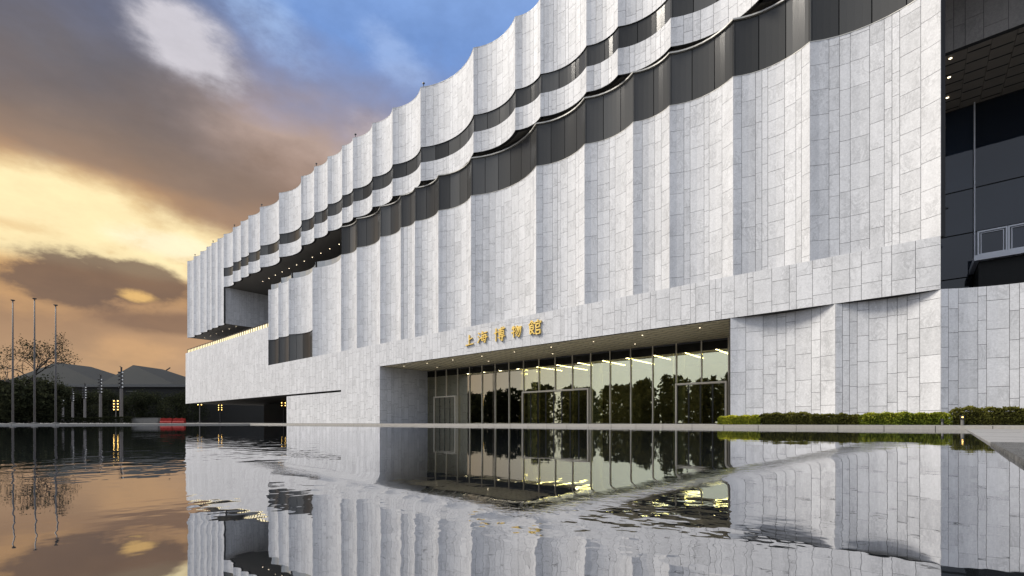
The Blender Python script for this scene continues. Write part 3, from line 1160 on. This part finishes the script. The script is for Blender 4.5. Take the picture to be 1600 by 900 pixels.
q = MB()
q.box(3.7, 26, 50.9, 54.9, Z_BAND-0.04, 12.74)
sub(q, 'underside_box', M_void, bal, boff)
for j in range(8):
    x0 = 3.62+j*1.62
    q = MB()
    for (xa, xb, za, zb) in ((x0, x0+0.09, 13.16, 15.0), (x0+1.50, x0+1.59, 13.16, 15.0), (x0+0.092, x0+1.498, 14.9, 15.0), (x0+0.092, x0+1.498, 13.16, 13.25),
                             (x0+0.17, x0+0.22, 13.252, 14.78), (x0+1.36, x0+1.41, 13.252, 14.78), (x0+0.17, x0+1.41, 14.79, 14.83)):
        q.box(xa, xb, 50.55, 50.65, za, zb)
    sub(q, 'window_frame', M_white, bal, boff)
    q = MB()
    q.box(x0+0.095, x0+1.495, 50.66, 50.69, 13.255, 14.895, rnd.random())
    sub(q, 'window_glass', M_rglass, bal, boff)
k = MB()
k.box(1.22, 1.6, 49.6, 49.7, 17.3, 17.37)
k.box(1.35, 1.95, 49.55, 49.75, 16.95, 17.06)
k.build('wall_bracket', M_dpole, museum, origin='base')

# parapet cap and small roof fittings
cap = MB()
for i in range(len(UP)-1):
    fn = arc(UP[i], UP[i+1])
    v, f = shell(fn, 0, 1, Z_ROOF+0.002, Z_ROOF+0.05, 8, -0.5, 0.008)
    cap.mesh(v, f)
cap.build('parapet_cap', M_rim, museum)
for i in range(1, len(UP)-4, 3):
    k = MB()
    x_ = UP[i]+0.3
    k.tube([(x_, YF+0.25, Z_ROOF+0.05), (x_, YF+0.25, Z_ROOF+0.45)], 0.05, 6)
    k.box(x_-0.12, x_+0.12, YF+0.13, YF+0.37, Z_ROOF+0.45, Z_ROOF+0.60)
    k.build('roof_light', M_dpole, museum, origin='base')

# ------------------------------------------------------------------ gilded sign
STROKES = [
    [[(.48, .95), (.46, .5), (.45, .12)], [(.48, .56), (.66, .59), (.84, .64)], [(.05, .05), (.4, .07), (.95, .13)]],
    [[(.08, .92), (.2, .78)], [(.03, .62), (.15, .52)], [(.02, .08), (.12, .2), (.25, .44)], [(.5, .99), (.45, .86), (.36, .74)],
     [(.42, .82), (.68, .83), (.94, .88)], [(.48, .62), (.44, .42), (.41, .22), (.82, .25)],
     [(.48, .62), (.86, .67), (.81, .3), (.74, .03), (.64, .1)], [(.28, .41), (.6, .43), (1., .47)], [(.6, .57), (.67, .49)], [(.57, .36), (.64, .29)]],
    [[(.02, .6), (.2, .64), (.36, .7)], [(.19, .96), (.18, .5), (.17, .03)], [(.4, .82), (.66, .84), (.97, .89)], [(.47, .7), (.46, .42)],
     [(.47, .7), (.87, .74), (.85, .42)], [(.47, .56), (.85, .59)], [(.46, .43), (.85, .45)], [(.66, .99), (.65, .4)], [(.8, .99), (.9, .92)],
     [(.36, .27), (.98, .34)], [(.76, .42), (.76, .02), (.63, .09)], [(.5, .22), (.59, .12)]],
    [[(.16, .93), (.11, .78), (.04, .68)], [(.1, .73), (.4, .81)], [(.0, .4), (.2, .46), (.43, .55)], [(.26, .98), (.25, .5), (.24, .02)],
     [(.58, .96), (.53, .76), (.44, .6)], [(.55, .76), (.96, .82), (.9, .35), (.78, .03), (.67, .11)], [(.7, .74), (.6, .48), (.44, .28)],
     [(.84, .74), (.72, .4), (.5, .1)]],
    [[(.25, .99), (.15, .84), (.0, .7)], [(.25, .96), (.36, .83), (.48, .75)], [(.24, .81), (.31, .74)], [(.1, .65), (.11, .4), (.12, .1)],
     [(.1, .65), (.39, .67), (.38, .36)], [(.12, .5), (.38, .52)], [(.12, .36), (.38, .37)], [(.12, .1), (.31, .19)], [(.25, .33), (.36, .18), (.48, .06)],
     [(.72, .99), (.75, .89)], [(.53, .72), (.54, .84), (.99, .87), (.92, .74)], [(.61, .7), (.61, .36), (.6, .03)], [(.61, .7), (.89, .73), (.87, .47)],
     [(.61, .47), (.87, .48)], [(.61, .28), (.93, .31), (.91, .05)], [(.61, .05), (.91, .06)]]]
sign = thing('museum_sign', 'row of five gilded Chinese brush characters fixed to the white fascia over the entrance', 'sign', (-34.6, YF-0.02, 10.0))
SX = [(-40.25, -38.85), (-38.2, -36.6), (-35.6, -33.95), (-33.05, -31.65), (-30.65, -29.0)]
SZ = [(9.35, 10.65), (9.4, 10.75), (9.3, 10.85), (9.45, 10.75), (9.4, 10.95)]
for ch, (xa, xb), (za, zb) in zip(STROKES, SX, SZ):
    k = MB()
    for si, st in enumerate(ch):
        pts = [(xa+(xb-xa)*p[0], za+(zb-za)*p[1]) for p in st]
        fine = []
        for i in range(len(pts)-1):
            for j in range(4):
                t = j/4
                fine.append((pts[i][0]*(1-t)+pts[i+1][0]*t, pts[i][1]*(1-t)+pts[i+1][1]*t))
        fine.append(pts[-1])
        n = len(fine)
        Lf, Rt = [], []
        for i, p in enumerate(fine):
            a, e = fine[max(i-1, 0)], fine[min(i+1, n-1)]
            dx, dz = e[0]-a[0], e[1]-a[1]
            l_ = math.hypot(dx, dz) or 1
            t = i/(n-1)
            wd = 0.064*(1.15-0.55*t+0.25*math.sin(t*9))*(0.6 if i in (0,) else 1)
            wd = max(wd, 0.028)
            Lf.append((p[0]-dz/l_*wd, p[1]+dx/l_*wd))
            Rt.append((p[0]+dz/l_*wd, p[1]-dx/l_*wd))
        yo = YF-0.16-0.003*si
        v = []
        for a, e in zip(Lf, Rt):
            v += [(a[0], yo, a[1]), (e[0], yo, e[1]), (e[0], YF-0.02, e[1]), (a[0], YF-0.02, a[1])]
        f = []
        for i in range(n-1):
            a, e = 4*i, 4*i+4
            f += [(a, a+1, e+1, e), (a+1, a+2, e+2, e+1), (a+3, a, e, e+3)]
        f += [(0, 3, 2, 1), (4*n-4, 4*n-3, 4*n-2, 4*n-1)]
        k.mesh(v, f)
    o_ = k.build('sign_character', M_gold, None)
    o_.parent = sign
    o_.location = -Vector(sign.location)


# ------------------------------------------------------------------ planting
def leaves(mb, pts, size, rr, tone=None, per=1):
    for p in pts:
        for _ in range(per):
            n = Vector((rr.gauss(0, 1), rr.gauss(0, 1), rr.gauss(0.4, 1))).normalized()
            a = n.orthogonal().normalized()
            a.rotate(Matrix.Rotation(rr.uniform(0, 6.28), 3, n))
            e = n.cross(a)
            s_ = size*rr.uniform(0.6, 1.35)
            c_ = Vector(p)
            t = min(1, max(0, (tone if tone is not None else 0.5)+rr.gauss(0, 0.2)))
            mb.face([c_-a*s_, c_-e*s_*0.55, c_+a*s_, c_+e*s_*0.55], t)


def hedge(x0, x1, y0, y1, h, material, label, n, seed, size=0.046, z0=GZ-0.02):
    rr = random.Random(seed)
    root = thing('clipped_hedge', label, 'hedge', ((x0+x1)/2, (y0+y1)/2, z0), 'clipped hedges behind the pool kerb')
    k = MB()
    pts = []
    ph = [rr.uniform(0, 6.28) for _ in range(6)]
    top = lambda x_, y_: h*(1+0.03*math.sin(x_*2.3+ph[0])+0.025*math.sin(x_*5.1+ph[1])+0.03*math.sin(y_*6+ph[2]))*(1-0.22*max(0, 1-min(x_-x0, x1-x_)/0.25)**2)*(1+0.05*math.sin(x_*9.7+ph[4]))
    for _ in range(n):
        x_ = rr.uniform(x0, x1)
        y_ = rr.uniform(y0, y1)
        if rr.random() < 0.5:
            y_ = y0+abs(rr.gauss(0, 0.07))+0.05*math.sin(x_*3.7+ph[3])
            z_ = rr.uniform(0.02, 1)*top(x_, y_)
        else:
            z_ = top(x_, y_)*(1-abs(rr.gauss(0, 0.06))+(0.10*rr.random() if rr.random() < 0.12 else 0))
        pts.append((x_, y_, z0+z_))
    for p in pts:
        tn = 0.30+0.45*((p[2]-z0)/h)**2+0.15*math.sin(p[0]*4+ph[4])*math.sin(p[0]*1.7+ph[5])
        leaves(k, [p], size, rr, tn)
    o_ = k.build('foliage', material, None)
    o_.parent = root
    o_.location = -Vector(root.location)
    k = MB()                                   # inner twigs
    for i in range(int((x1-x0)*5)):
        x_ = rr.uniform(x0+0.15, x1-0.15)
        y_ = rr.uniform(y0+0.15, y1-0.15)
        p = Vector((x_, y_, z0))
        for _ in range(3):
            q_ = Vector((x_+rr.uniform(-0.25, 0.25), y_+rr.uniform(-0.2, 0.2), z0+h*rr.uniform(0.6, 0.93)))
            k.tube([p, q_], [0.014, 0.005], 4)
    k.box(x0+0.12, x1-0.12, y0+0.22, y1-0.15, z0, z0+h*0.8)
    o_ = k.build('twigs', M_bark, None)
    o_.parent = root
    o_.location = -Vector(root.location)


HY0 = POOL_Y+0.62
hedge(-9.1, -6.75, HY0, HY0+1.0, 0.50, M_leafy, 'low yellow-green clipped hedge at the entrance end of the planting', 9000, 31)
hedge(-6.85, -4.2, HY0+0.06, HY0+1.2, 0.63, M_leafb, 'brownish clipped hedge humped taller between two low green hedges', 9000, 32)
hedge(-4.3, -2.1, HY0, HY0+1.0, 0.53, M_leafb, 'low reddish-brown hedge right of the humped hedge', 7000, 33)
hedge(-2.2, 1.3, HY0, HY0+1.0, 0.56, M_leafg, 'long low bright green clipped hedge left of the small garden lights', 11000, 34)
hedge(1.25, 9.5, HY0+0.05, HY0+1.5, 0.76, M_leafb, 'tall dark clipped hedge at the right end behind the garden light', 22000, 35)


def garden_light(x_, y_, s_, lit, label):
    root = thing('garden_light', label, 'garden light', (x_, y_, GZ-0.03), 'garden lights by the hedge')
    def part(mb, name, m_):
        o_ = mb.build(name, m_, None)
        o_.parent = root
    k = MB(); k.tube([(0, 0, 0), (0, 0, 0.30*s_)], [0.075*s_, 0.065*s_], 12); part(k, 'post', M_conc)
    k = MB(); k.tube([(0, 0, 0.30*s_), (0, 0, 0.34*s_), (0, 0, 0.35*s_)], [0.085*s_, 0.085*s_, 0.04*s_], 12); part(k, 'collar', M_dpole)
    k = MB(); k.tube([(0, 0, 0.35*s_), (0.0, -0.02*s_, 0.52*s_)], [0.09*s_, 0.11*s_], 12); part(k, 'lamp_head', M_dpole)
    k = MB(); k.ball((0, -0.11*s_, 0.44*s_), 0.035*s_); part(k, 'lamp', M_bulb if lit else M_dpole)
    return root


garden_light(1.62, HY0-0.18, 0.85, True, 'small white garden light glowing amber before the tall dark hedge')
garden_light(0.95, HY0-0.16, 0.55, False, 'tiny unlit white garden light at the green hedge end')


def tree(name, x_, y_, h, spread, label, group, seed, sparse=False, leaf=0.16, z0=GZ-0.02, nleaf=2600):
    rr = random.Random(seed)
    root = thing(name, label, 'tree', (x_, y_, z0), group)
    tr = MB()
    tips = []

    def grow(p, d, ln, r_, depth):
        pts = [p]
        rad = [r_]
        cur = Vector(p)
        dd = Vector(d)
        for i in range(3):
            dd = (dd+Vector((rr.gauss(0, .13), rr.gauss(0, .13), rr.gauss(0.03, .08)))).normalized()
            cur = cur+dd*ln/3
            pts.append(cur.copy())
            rad.append(r_*(1-0.14*(i+1)))
        tr.tube(pts, rad, 6 if depth > 2 else 4, False)
        if depth == 0:
            tips.append(cur.copy())
            return
        for j in range(rr.choice([2, 3, 3])):
            t = rr.uniform(0.55, 1.0) if j else 1.0
            q_ = pts[1]+(pts[3]-pts[1])*t if t < 1 else pts[3]
            nd_ = (dd+Vector((rr.gauss(0, .6), rr.gauss(0, .6), rr.gauss(0.05, .32)))*spread).normalized()
            grow(q_, nd_, ln*rr.uniform(0.62, 0.82), r_*0.58*rr.uniform(0.85, 1.05), depth-1)
        if depth <= 2:
            tips.append(cur.copy())

    grow(Vector((0, 0, 0)), Vector((0, 0, 1)), h*(0.22 if sparse else 0.30), h*(0.012 if sparse else 0.016)+0.04, 6 if sparse else 4)
    zt = max(p.z for p in tips)
    sc = h/zt
    tr.v = [(a*sc, b_*sc, c_*sc) for a, b_, c_ in tr.v]
    tips = [p*sc for p in tips]
    o_ = tr.build('trunk', M_bark, None)
    o_.parent = root
    cr = MB()
    rad = 0.35 if sparse else h*0.10
    per = max(1, nleaf//len(tips))
    for p in tips:
        if sparse and rr.random() < 0.45:
            continue
        tn = 0.35+rr.gauss(0, 0.18)
        leaves(cr, [p+Vector((rr.gauss(0, rad), rr.gauss(0, rad), rr.gauss(0, rad*0.7))) for _ in range(per)], leaf, rr, tn)
    if not sparse:
        for _ in range(nleaf):
            a, q = rr.uniform(0, 6.283), rr.random()
            zz = h*(0.08+0.80*q)
            r_ = h*0.42*math.sin(math.pi*(0.22+0.70*q))**0.7*(1+0.2*math.sin(3*a+seed)+0.15*math.sin(5*a+q*7))*math.sqrt(rr.uniform(0.15, 1))
            leaves(cr, [(r_*math.cos(a), r_*math.sin(a), zz)], leaf*1.15, rr, 0.4)
    o_ = cr.build('crown', M_leafd, None)
    o_.parent = root
    return root


tx, ty = plan(48, 74)
tree('bare_tree', tx, ty, 14.0, 1.0, 'thinly leaved tree with bare spreading branches behind the flagpoles', None, 44, True, 0.13, nleaf=4200)
TR = [(8, 84, 7.2), (34, 90, 7.9), (60, 88, 8.2), (94, 188, 14.5), (118, 192, 13.2), (-20, 92, 7.6), (148, 194, 12.4), (206, 196, 12.6), (236, 198, 12.8), (268, 196, 12.4),
      (300, 198, 13), (176, 192, 12.2), (40, 70, 5.6), (68, 71, 4.0), (10, 71, 5.4)]
TL = ['dense dark tree at the far left edge behind the first flagpole', 'dense dark tree behind the left and middle flagpoles',
      'dark bushy tree just right of the middle flagpole', 'rounded dark tree behind the right flagpole', 'smaller dark tree right of the three flagpoles',
      'dark tree cut by the left edge of the view', 'low dark tree behind the middle light masts', 'low dark tree behind the nearest light mast',
      'low dark tree behind the grey concrete block', 'low dark tree behind the red barriers', 'dark tree seen under the left end of the museum',
      'low dark tree left of the nearest light mast', 'low bushy tree hiding the trunk of the bare tree', 'small bushy tree between the middle and right flagpoles',
      'low bushy tree beside the leftmost flagpole']
for i, ((px, t, h), lb) in enumerate(zip(TR, TL)):
    tx, ty = plan(px, t)
    tree('dense_tree', tx, ty, h, 1.0, lb, 'dark trees on the far side of the pool', 50+i, False, 0.24, nleaf=3600)

# low dark hedge along the far plaza
p0, p1 = plan(-30, 84), plan(206, 92)
for i in range(5):
    a = Vector((*p0, 0)).lerp(Vector((*p1, 0)), i/5)
    e = Vector((*p0, 0)).lerp(Vector((*p1, 0)), (i+1)/5)
    rr = random.Random(300+i)
    k = MB()
    L = (e-a).length
    dd = (e-a).normalized()
    nn = Vector((-dd.y, dd.x, 0))
    for _ in range(1500):
        p = a+dd*rr.uniform(0, L*0.99)+nn*rr.uniform(-0.7, 0.7)
        z_ = rr.uniform(0.03, 1.15+0.12*math.sin(p.x*0.9)) if rr.random() < 0.5 else 1.15+0.12*math.sin(p.x*0.9)-abs(rr.gauss(0, .08))
        leaves(k, [(p.x, p.y, GZ-0.02+z_)], 0.14, rr, 0.4)
    o_ = k.build('low_hedge', M_leafd, None, origin='base')
    tag(o_, ['dark low hedge section at the far left behind the flagpoles', 'dark low hedge section between left and middle flagpoles',
             'dark low hedge section behind the right flagpole', 'dark low hedge section below the small light masts',
             'dark low hedge section ending at the grey concrete block'][i], 'hedge', 'low hedge sections beyond the pool')

# ------------------------------------------------------------------ flagpoles
def flagpole(loc, h, label):
    root = thing('flagpole', label, 'flagpole', loc, 'bare flagpoles on the far left of the pool')
    def part(mb, name, m_, smooth=True):
        o_ = mb.build(name, m_, None, smooth=smooth)
        o_.parent = root
    k = MB(); k.tube([(0, 0, 0.12), (0, 0, h*0.4), (0, 0, h)], [0.115, 0.095, 0.06], 12); part(k, 'pole', M_pole)
    k = MB(); k.tube([(0, 0, 0), (0, 0, 0.10), (0, 0, 0.14)], [0.30, 0.30, 0.14], 14); part(k, 'base', M_conc, False)
    k = MB(); k.tube([(0, 0, h), (0, 0, h+0.08), (0, 0, h+0.16), (0, 0, h+0.2)], [0.07, 0.2, 0.2, 0.03], 12); part(k, 'truck', M_dpole, False)
    k = MB(); k.tube([(0.13, 0, 1.2), (0.10, 0, h*0.95)], 0.010, 4); k.box(0.09, 0.17, -0.03, 0.03, 1.15, 1.3); part(k, 'halyard', M_dpole, False)
    return root


for px, t, h, lb in ((20, 58, 15.2, 'leftmost tall bare metal flagpole at the far pool edge'), (54, 58, 15.4, 'middle and tallest bare flagpole before the thin tree'),
                     (87, 58, 14.6, 'rightmost bare flagpole of three by the pool')):
    flagpole((*plan(px, t), GZ-0.02), h, lb)


# ------------------------------------------------------------------ light masts in a row
def light_mast(loc, h, label):
    root = thing('light_mast', label, 'light mast', loc, 'row of light masts across the plaza')
    def part(mb, name, m_, par=root):
        o_ = mb.build(name, m_, None)
        o_.parent = par
        return o_
    k = MB(); k.tube([(0, 0, 0), (0, 0, h*0.62)], [0.32, 0.29], 10); part(k, 'column', M_pole)
    k = MB(); k.tube([(0, 0, h*0.62), (0, 0, h)], [0.20, 0.16], 8); part(k, 'upper_mast', M_dpole)
    k = MB(); k.bar((-0.9, 0.3, h+0.1), (0.9, -0.4, h+0.25), 0.12, 0.10); k.box(-0.15, 0.15, -0.15, 0.15, h-0.05, h+0.12); part(k, 'cross_arm', M_dpole)
    for i in range(5):
        z_ = h*(0.66+0.065*i)
        for sx in (-1, 1):
            k = MB()
            c_ = Vector((sx*0.42*CS, sx*0.42*SN, z_))
            aim = Vector((0.55+0.3*sx, -0.8, -0.25)).normalized()
            k.tube([c_-aim*0.22, c_+aim*0.08, c_+aim*0.22], [0.12, 0.19, 0.21], 8)
            k.bar((0, 0, z_), c_, 0.06, 0.06)
            sp_ = part(k, 'spotlight', M_dpole)
            if sx == 1:
                k = MB()
                k.tube([c_+aim*0.221, c_+aim*0.235], 0.17, 8)
                part(k, 'lens', M_lens, sp_)
    return root


M_lens = simple('white_lamp_lens', (0.75, 0.75, 0.72), 0.2, var=0.05)
ML = ['nearest and tallest light mast, right of the lit lantern post', 'second light mast from the museum with dark spotlights on top', 'third light mast from the museum in the receding row',
      'fourth light mast from the museum in the receding row', 'fifth light mast, partly behind tree leaves', 'sixth light mast near the right flagpole', 'farthest small light mast in the row']
for i in range(7):
    light_mast((-132.5-26*i, 21.7+0.1*i, GZ-0.02), 12.2-(0 if i < 2 else 0.8), ML[i])


# ------------------------------------------------------------------ lantern posts
def lantern(loc, h, rows, label, group='lit lantern posts'):
    root = thing('lantern_post', label, 'lamp post', loc, group)
    def part(mb, name, m_, par=root):
        o_ = mb.build(name, m_, None)
        o_.parent = par
        return o_
    k = MB(); k.tube([(0, 0, 0), (0, 0, 0.5), (0, 0, h)], [0.14, 0.10, 0.07], 10); part(k, 'post', M_pole)
    k = MB(); k.box(-0.35, 0.35, -0.35, 0.35, 0, 0.25); part(k, 'base', M_conc)
    for i in range(rows):
        z_ = h-0.12-i*0.62
        for sx in (-1, 1):
            k = MB()
            c_ = Vector((sx*0.42*CS, sx*0.42*SN, z_))
            k.bar((0, 0, z_), c_, 0.05, 0.05)
            k.tube([c_+Vector((0, 0, 0.17)), c_+Vector((0, 0, 0.24))], [0.20, 0.08], 8)
            ar = part(k, 'lamp_arm', M_dpole)
            k = MB()
            k.ball(c_, 0.105)
            part(k, 'bulb', M_bulb, ar)
    return root


lantern((*plan(181, 100), GZ-0.02), 4.9, 4, 'lit lantern post with two columns of amber bulbs beside the nearest light mast')
lantern((*plan(312, 112), GZ-0.02), 4.55, 1, 'slim lamp post with two amber bulbs under the museum corner')
lantern((*plan(344, 128), GZ-0.02), 5.0, 3, 'dim lantern post with stacked amber bulbs in the dark undercroft')
lantern((*plan(443, 110), GZ-0.02), 4.9, 2, 'small lantern post deep in the undercroft against the white wall')
# two taller ones stand behind the viewpoint and are seen mirrored in the entrance glass
for px, lb in ((755, 'left one of two amber lantern posts mirrored in the entrance glass'), (818, 'right one of two amber lantern posts mirrored in the entrance glass')):
    u = (px-800)/F_PX
    yv = 2*YG+12.0
    t = yv/(CS+u*SN)
    lantern(((-SN+u*CS)*t, -12.0, 0.05), 9.2 if px < 800 else 8.2, 6, lb)

# ------------------------------------------------------------------ barriers, block
def barrier(loc, rz, label):
    root = thing('traffic_barrier', label, 'barrier', loc, 'red plastic barriers on the plaza', rz)
    def part(mb, name, m_):
        o_ = mb.build(name, m_, None)
        o_.parent = root
    k = MB()
    prof = [(-0.34, 0), (-0.34, 0.22), (-0.2, 0.42), (-0.14, 0.98), (0.14, 0.98), (0.2, 0.42), (0.34, 0.22), (0.34, 0)]
    n = len(prof)
    v = [(x_, a, z_) for x_ in (-1.15, 1.15) for a, z_ in prof]
    k.mesh(v, [tuple(range(n)), tuple(range(2*n-1, n-1, -1))]+[(i, n+i, n+(i+1) % n, (i+1) % n) for i in range(n)])
    part(k, 'body', M_red)
    for sx in (-0.6, 0.6):
        k = MB(); k.tube([(sx, 0, 0.98), (sx, 0, 1.06)], [0.16, 0.12], 8); part(k, 'filler_cap', M_red)
    for sx in (-0.75, 0.0, 0.75):
        k = MB()
        k.box(sx-0.2, sx+0.2, -0.20, -0.17, 0.50, 0.62)
        part(k, 'recess_panel', M_dred)


rz = YAW
barrier((*plan(260.5, 92), GZ-0.02), rz, 'red plastic traffic barrier next to the grey concrete block')
barrier((*plan(280, 92), GZ-0.02), rz, 'red plastic traffic barrier nearest the museum corner')
cx_, cy_ = plan(228, 93)
k = MB()
v = [(-2.9, -.5, 0), (2.7, -.5, 0), (2.7, .5, 0), (-2.9, .5, 0), (-2.5, -.4, 0.95), (2.7, -.4, 1.08), (2.7, .4, 1.08), (-2.5, .4, 0.95)]
k.mesh(v, [(0, 3, 2, 1), (4, 5, 6, 7), (0, 1, 5, 4), (1, 2, 6, 5), (2, 3, 7, 6), (3, 0, 4, 7)])
k.box(-2.95, 2.75, -0.55, 0.55, -0.01, 0.12)
k.box(-2.45, 2.68, -0.43, 0.43, 1.075, 1.12)
o_ = k.build('concrete_block', M_conc)
o_.location = (cx_, cy_, GZ-0.02)
o_.rotation_euler.z = rz
tag(o_, 'long low grey concrete block left of the red barriers', 'concrete block')

# ------------------------------------------------------------------ hall with folded roofs, hill, crane
def hall():
    t = 210.0
    ctr = Vector((*plan(200, t), 0))
    root = thing('exhibition_hall', 'low dark hall with three grey peaked roofs beyond the trees', 'building', (ctr.x, ctr.y, GZ-0.02), None, YAW)
    s_ = t/F_PX
    X = lambda px: (px-200)*s_
    Z = lambda py: (HOR-py)*s_
    Xd = lambda px, dy: (px-800)/F_PX*(t+dy)+600/F_PX*t      # on a plane dy further back
    Zd = lambda py, dy: (HOR-py)/F_PX*(t+dy)
    def part(mb, name, m_, par=root):
        o_ = mb.build(name, m_, None)
        o_.parent = par
        return o_
    k = MB(); k.box(X(-60), X(420), 2.0, 40, 0, Z(604)); wl = part(k, 'wall', M_void)
    k = MB(); k.box(X(-64), X(424), 0.4, 41, Z(604)+0.003, Z(600)); part(k, 'roof_edge', M_roof2)
    for (a, pk, e, py) in ((-10, 88, 160, 566), (152, 208, 272, 570), (262, 345, 420, 562)):
        k = MB()
        z0 = Z(600)+0.004
        v = [(X(a), 0.8, z0), (X(e), 0.8, z0), (X(e), 38, z0), (X(a), 38, z0), (Xd(pk, 9), 9, Zd(py, 9)), (Xd(pk, 9)+1, 26, Zd(py, 9))]
        k.mesh(v, [(0, 1, 4), (1, 2, 5, 4), (2, 3, 5), (3, 0, 4, 5), (0, 3, 2, 1)])
        rf = part(k, 'roof', M_roof)
    for (a, e, py) in ((192, 210, 610.5), (168, 209, 628), (60, 104, 625), (226, 262, 622)):
        k = MB()
        k.box(X(a), X(e), 1.6, 1.99, Z(py)-0.2, Z(py)+0.1)
        part(k, 'window_ledge', M_roof2)
    return root


hall()
k = MB()
hx, hy = plan(140, 900)
pts = []
for i in range(41):
    a = -1500+75*i
    pts.append((a, 62+34*math.exp(-((a+60)/260)**2)+18*math.sin(i*0.7)+10*math.sin(i*1.9)))
for (a, za), (e, zb) in zip(pts, pts[1:]):
    k.face([(a, 0, 0), (e, 0, 0), (e, 250, zb), (a, 250, za)])
    k.face([(a, 250, za), (e, 250, zb), (e, 600, 0), (a, 600, 0)])
o_ = k.build('hills', M_hill, None, smooth=True, kind='structure')
o_.location = (hx, hy, -0.6)
o_.rotation_euler.z = YAW

cr = thing('tower_crane', 'slanting crane jib showing above the hall roofs near the museum', 'crane', (*plan(247, 260), GZ-0.02), None, YAW)
s_ = 260/F_PX
k = MB()
k.box(-0.7, 0.7, -0.7, 0.7, 0, 26.2)
o_ = k.build('mast', M_dpole, None); o_.parent = cr
k = MB()
p, q_ = Vector((0, 0, 26.0)), Vector((19*s_, 0, 30.6))
for off in ((0, -0.35, 0), (0, 0.35, 0), (0, 0, 0.7)):
    k.bar(p+Vector(off), q_+Vector(off)*0.4, 0.16, 0.16)
for i in range(8):
    a, e = p.lerp(q_, i/8), p.lerp(q_, (i+0.5)/8)
    k.bar(a+Vector((0, -0.35, 0)), e+Vector((0, 0, 0.6)), 0.1, 0.1)
    k.bar(e+Vector((0, 0, 0.6)), p.lerp(q_, (i+1)/8)+Vector((0, 0.3, 0)), 0.1, 0.1)
o_ = k.build('jib', M_dpole, None); o_.parent = cr

# ------------------------------------------------------------------ wood on the near side of the square, seen only as a reflection
rr = random.Random(77)
k = MB()
for i in range(200):
    x_ = -360+2.35*i+rr.uniform(-1.2, 1.2)
    y_ = -74+rr.choice((-6, 0, 6))+rr.uniform(-2, 2)
    h = rr.uniform(14.6, 16.6)+1.3*math.sin(i*0.21)+0.8*math.sin(i*0.57)
    wd_ = rr.uniform(4.0, 5.6)
    k.tube([(x_, y_, 0), (x_, y_, h*0.7)], [0.3, 0.12], 5)
    for _ in range(330):
        a = rr.uniform(0, 6.28)
        q = rr.random()
        r_ = wd_*math.sin(math.pi*(0.40+0.56*q))**0.6*rr.uniform(0.2, 1.0)
        leaves(k, [(x_+r_*math.cos(a), y_+r_*math.sin(a), h*(0.01+0.97*q))], 1.0, rr, 0.3)
k.build('distant_wood', M_leafd, None, kind='stuff')

if '_org' in museum:
    del museum['_org']
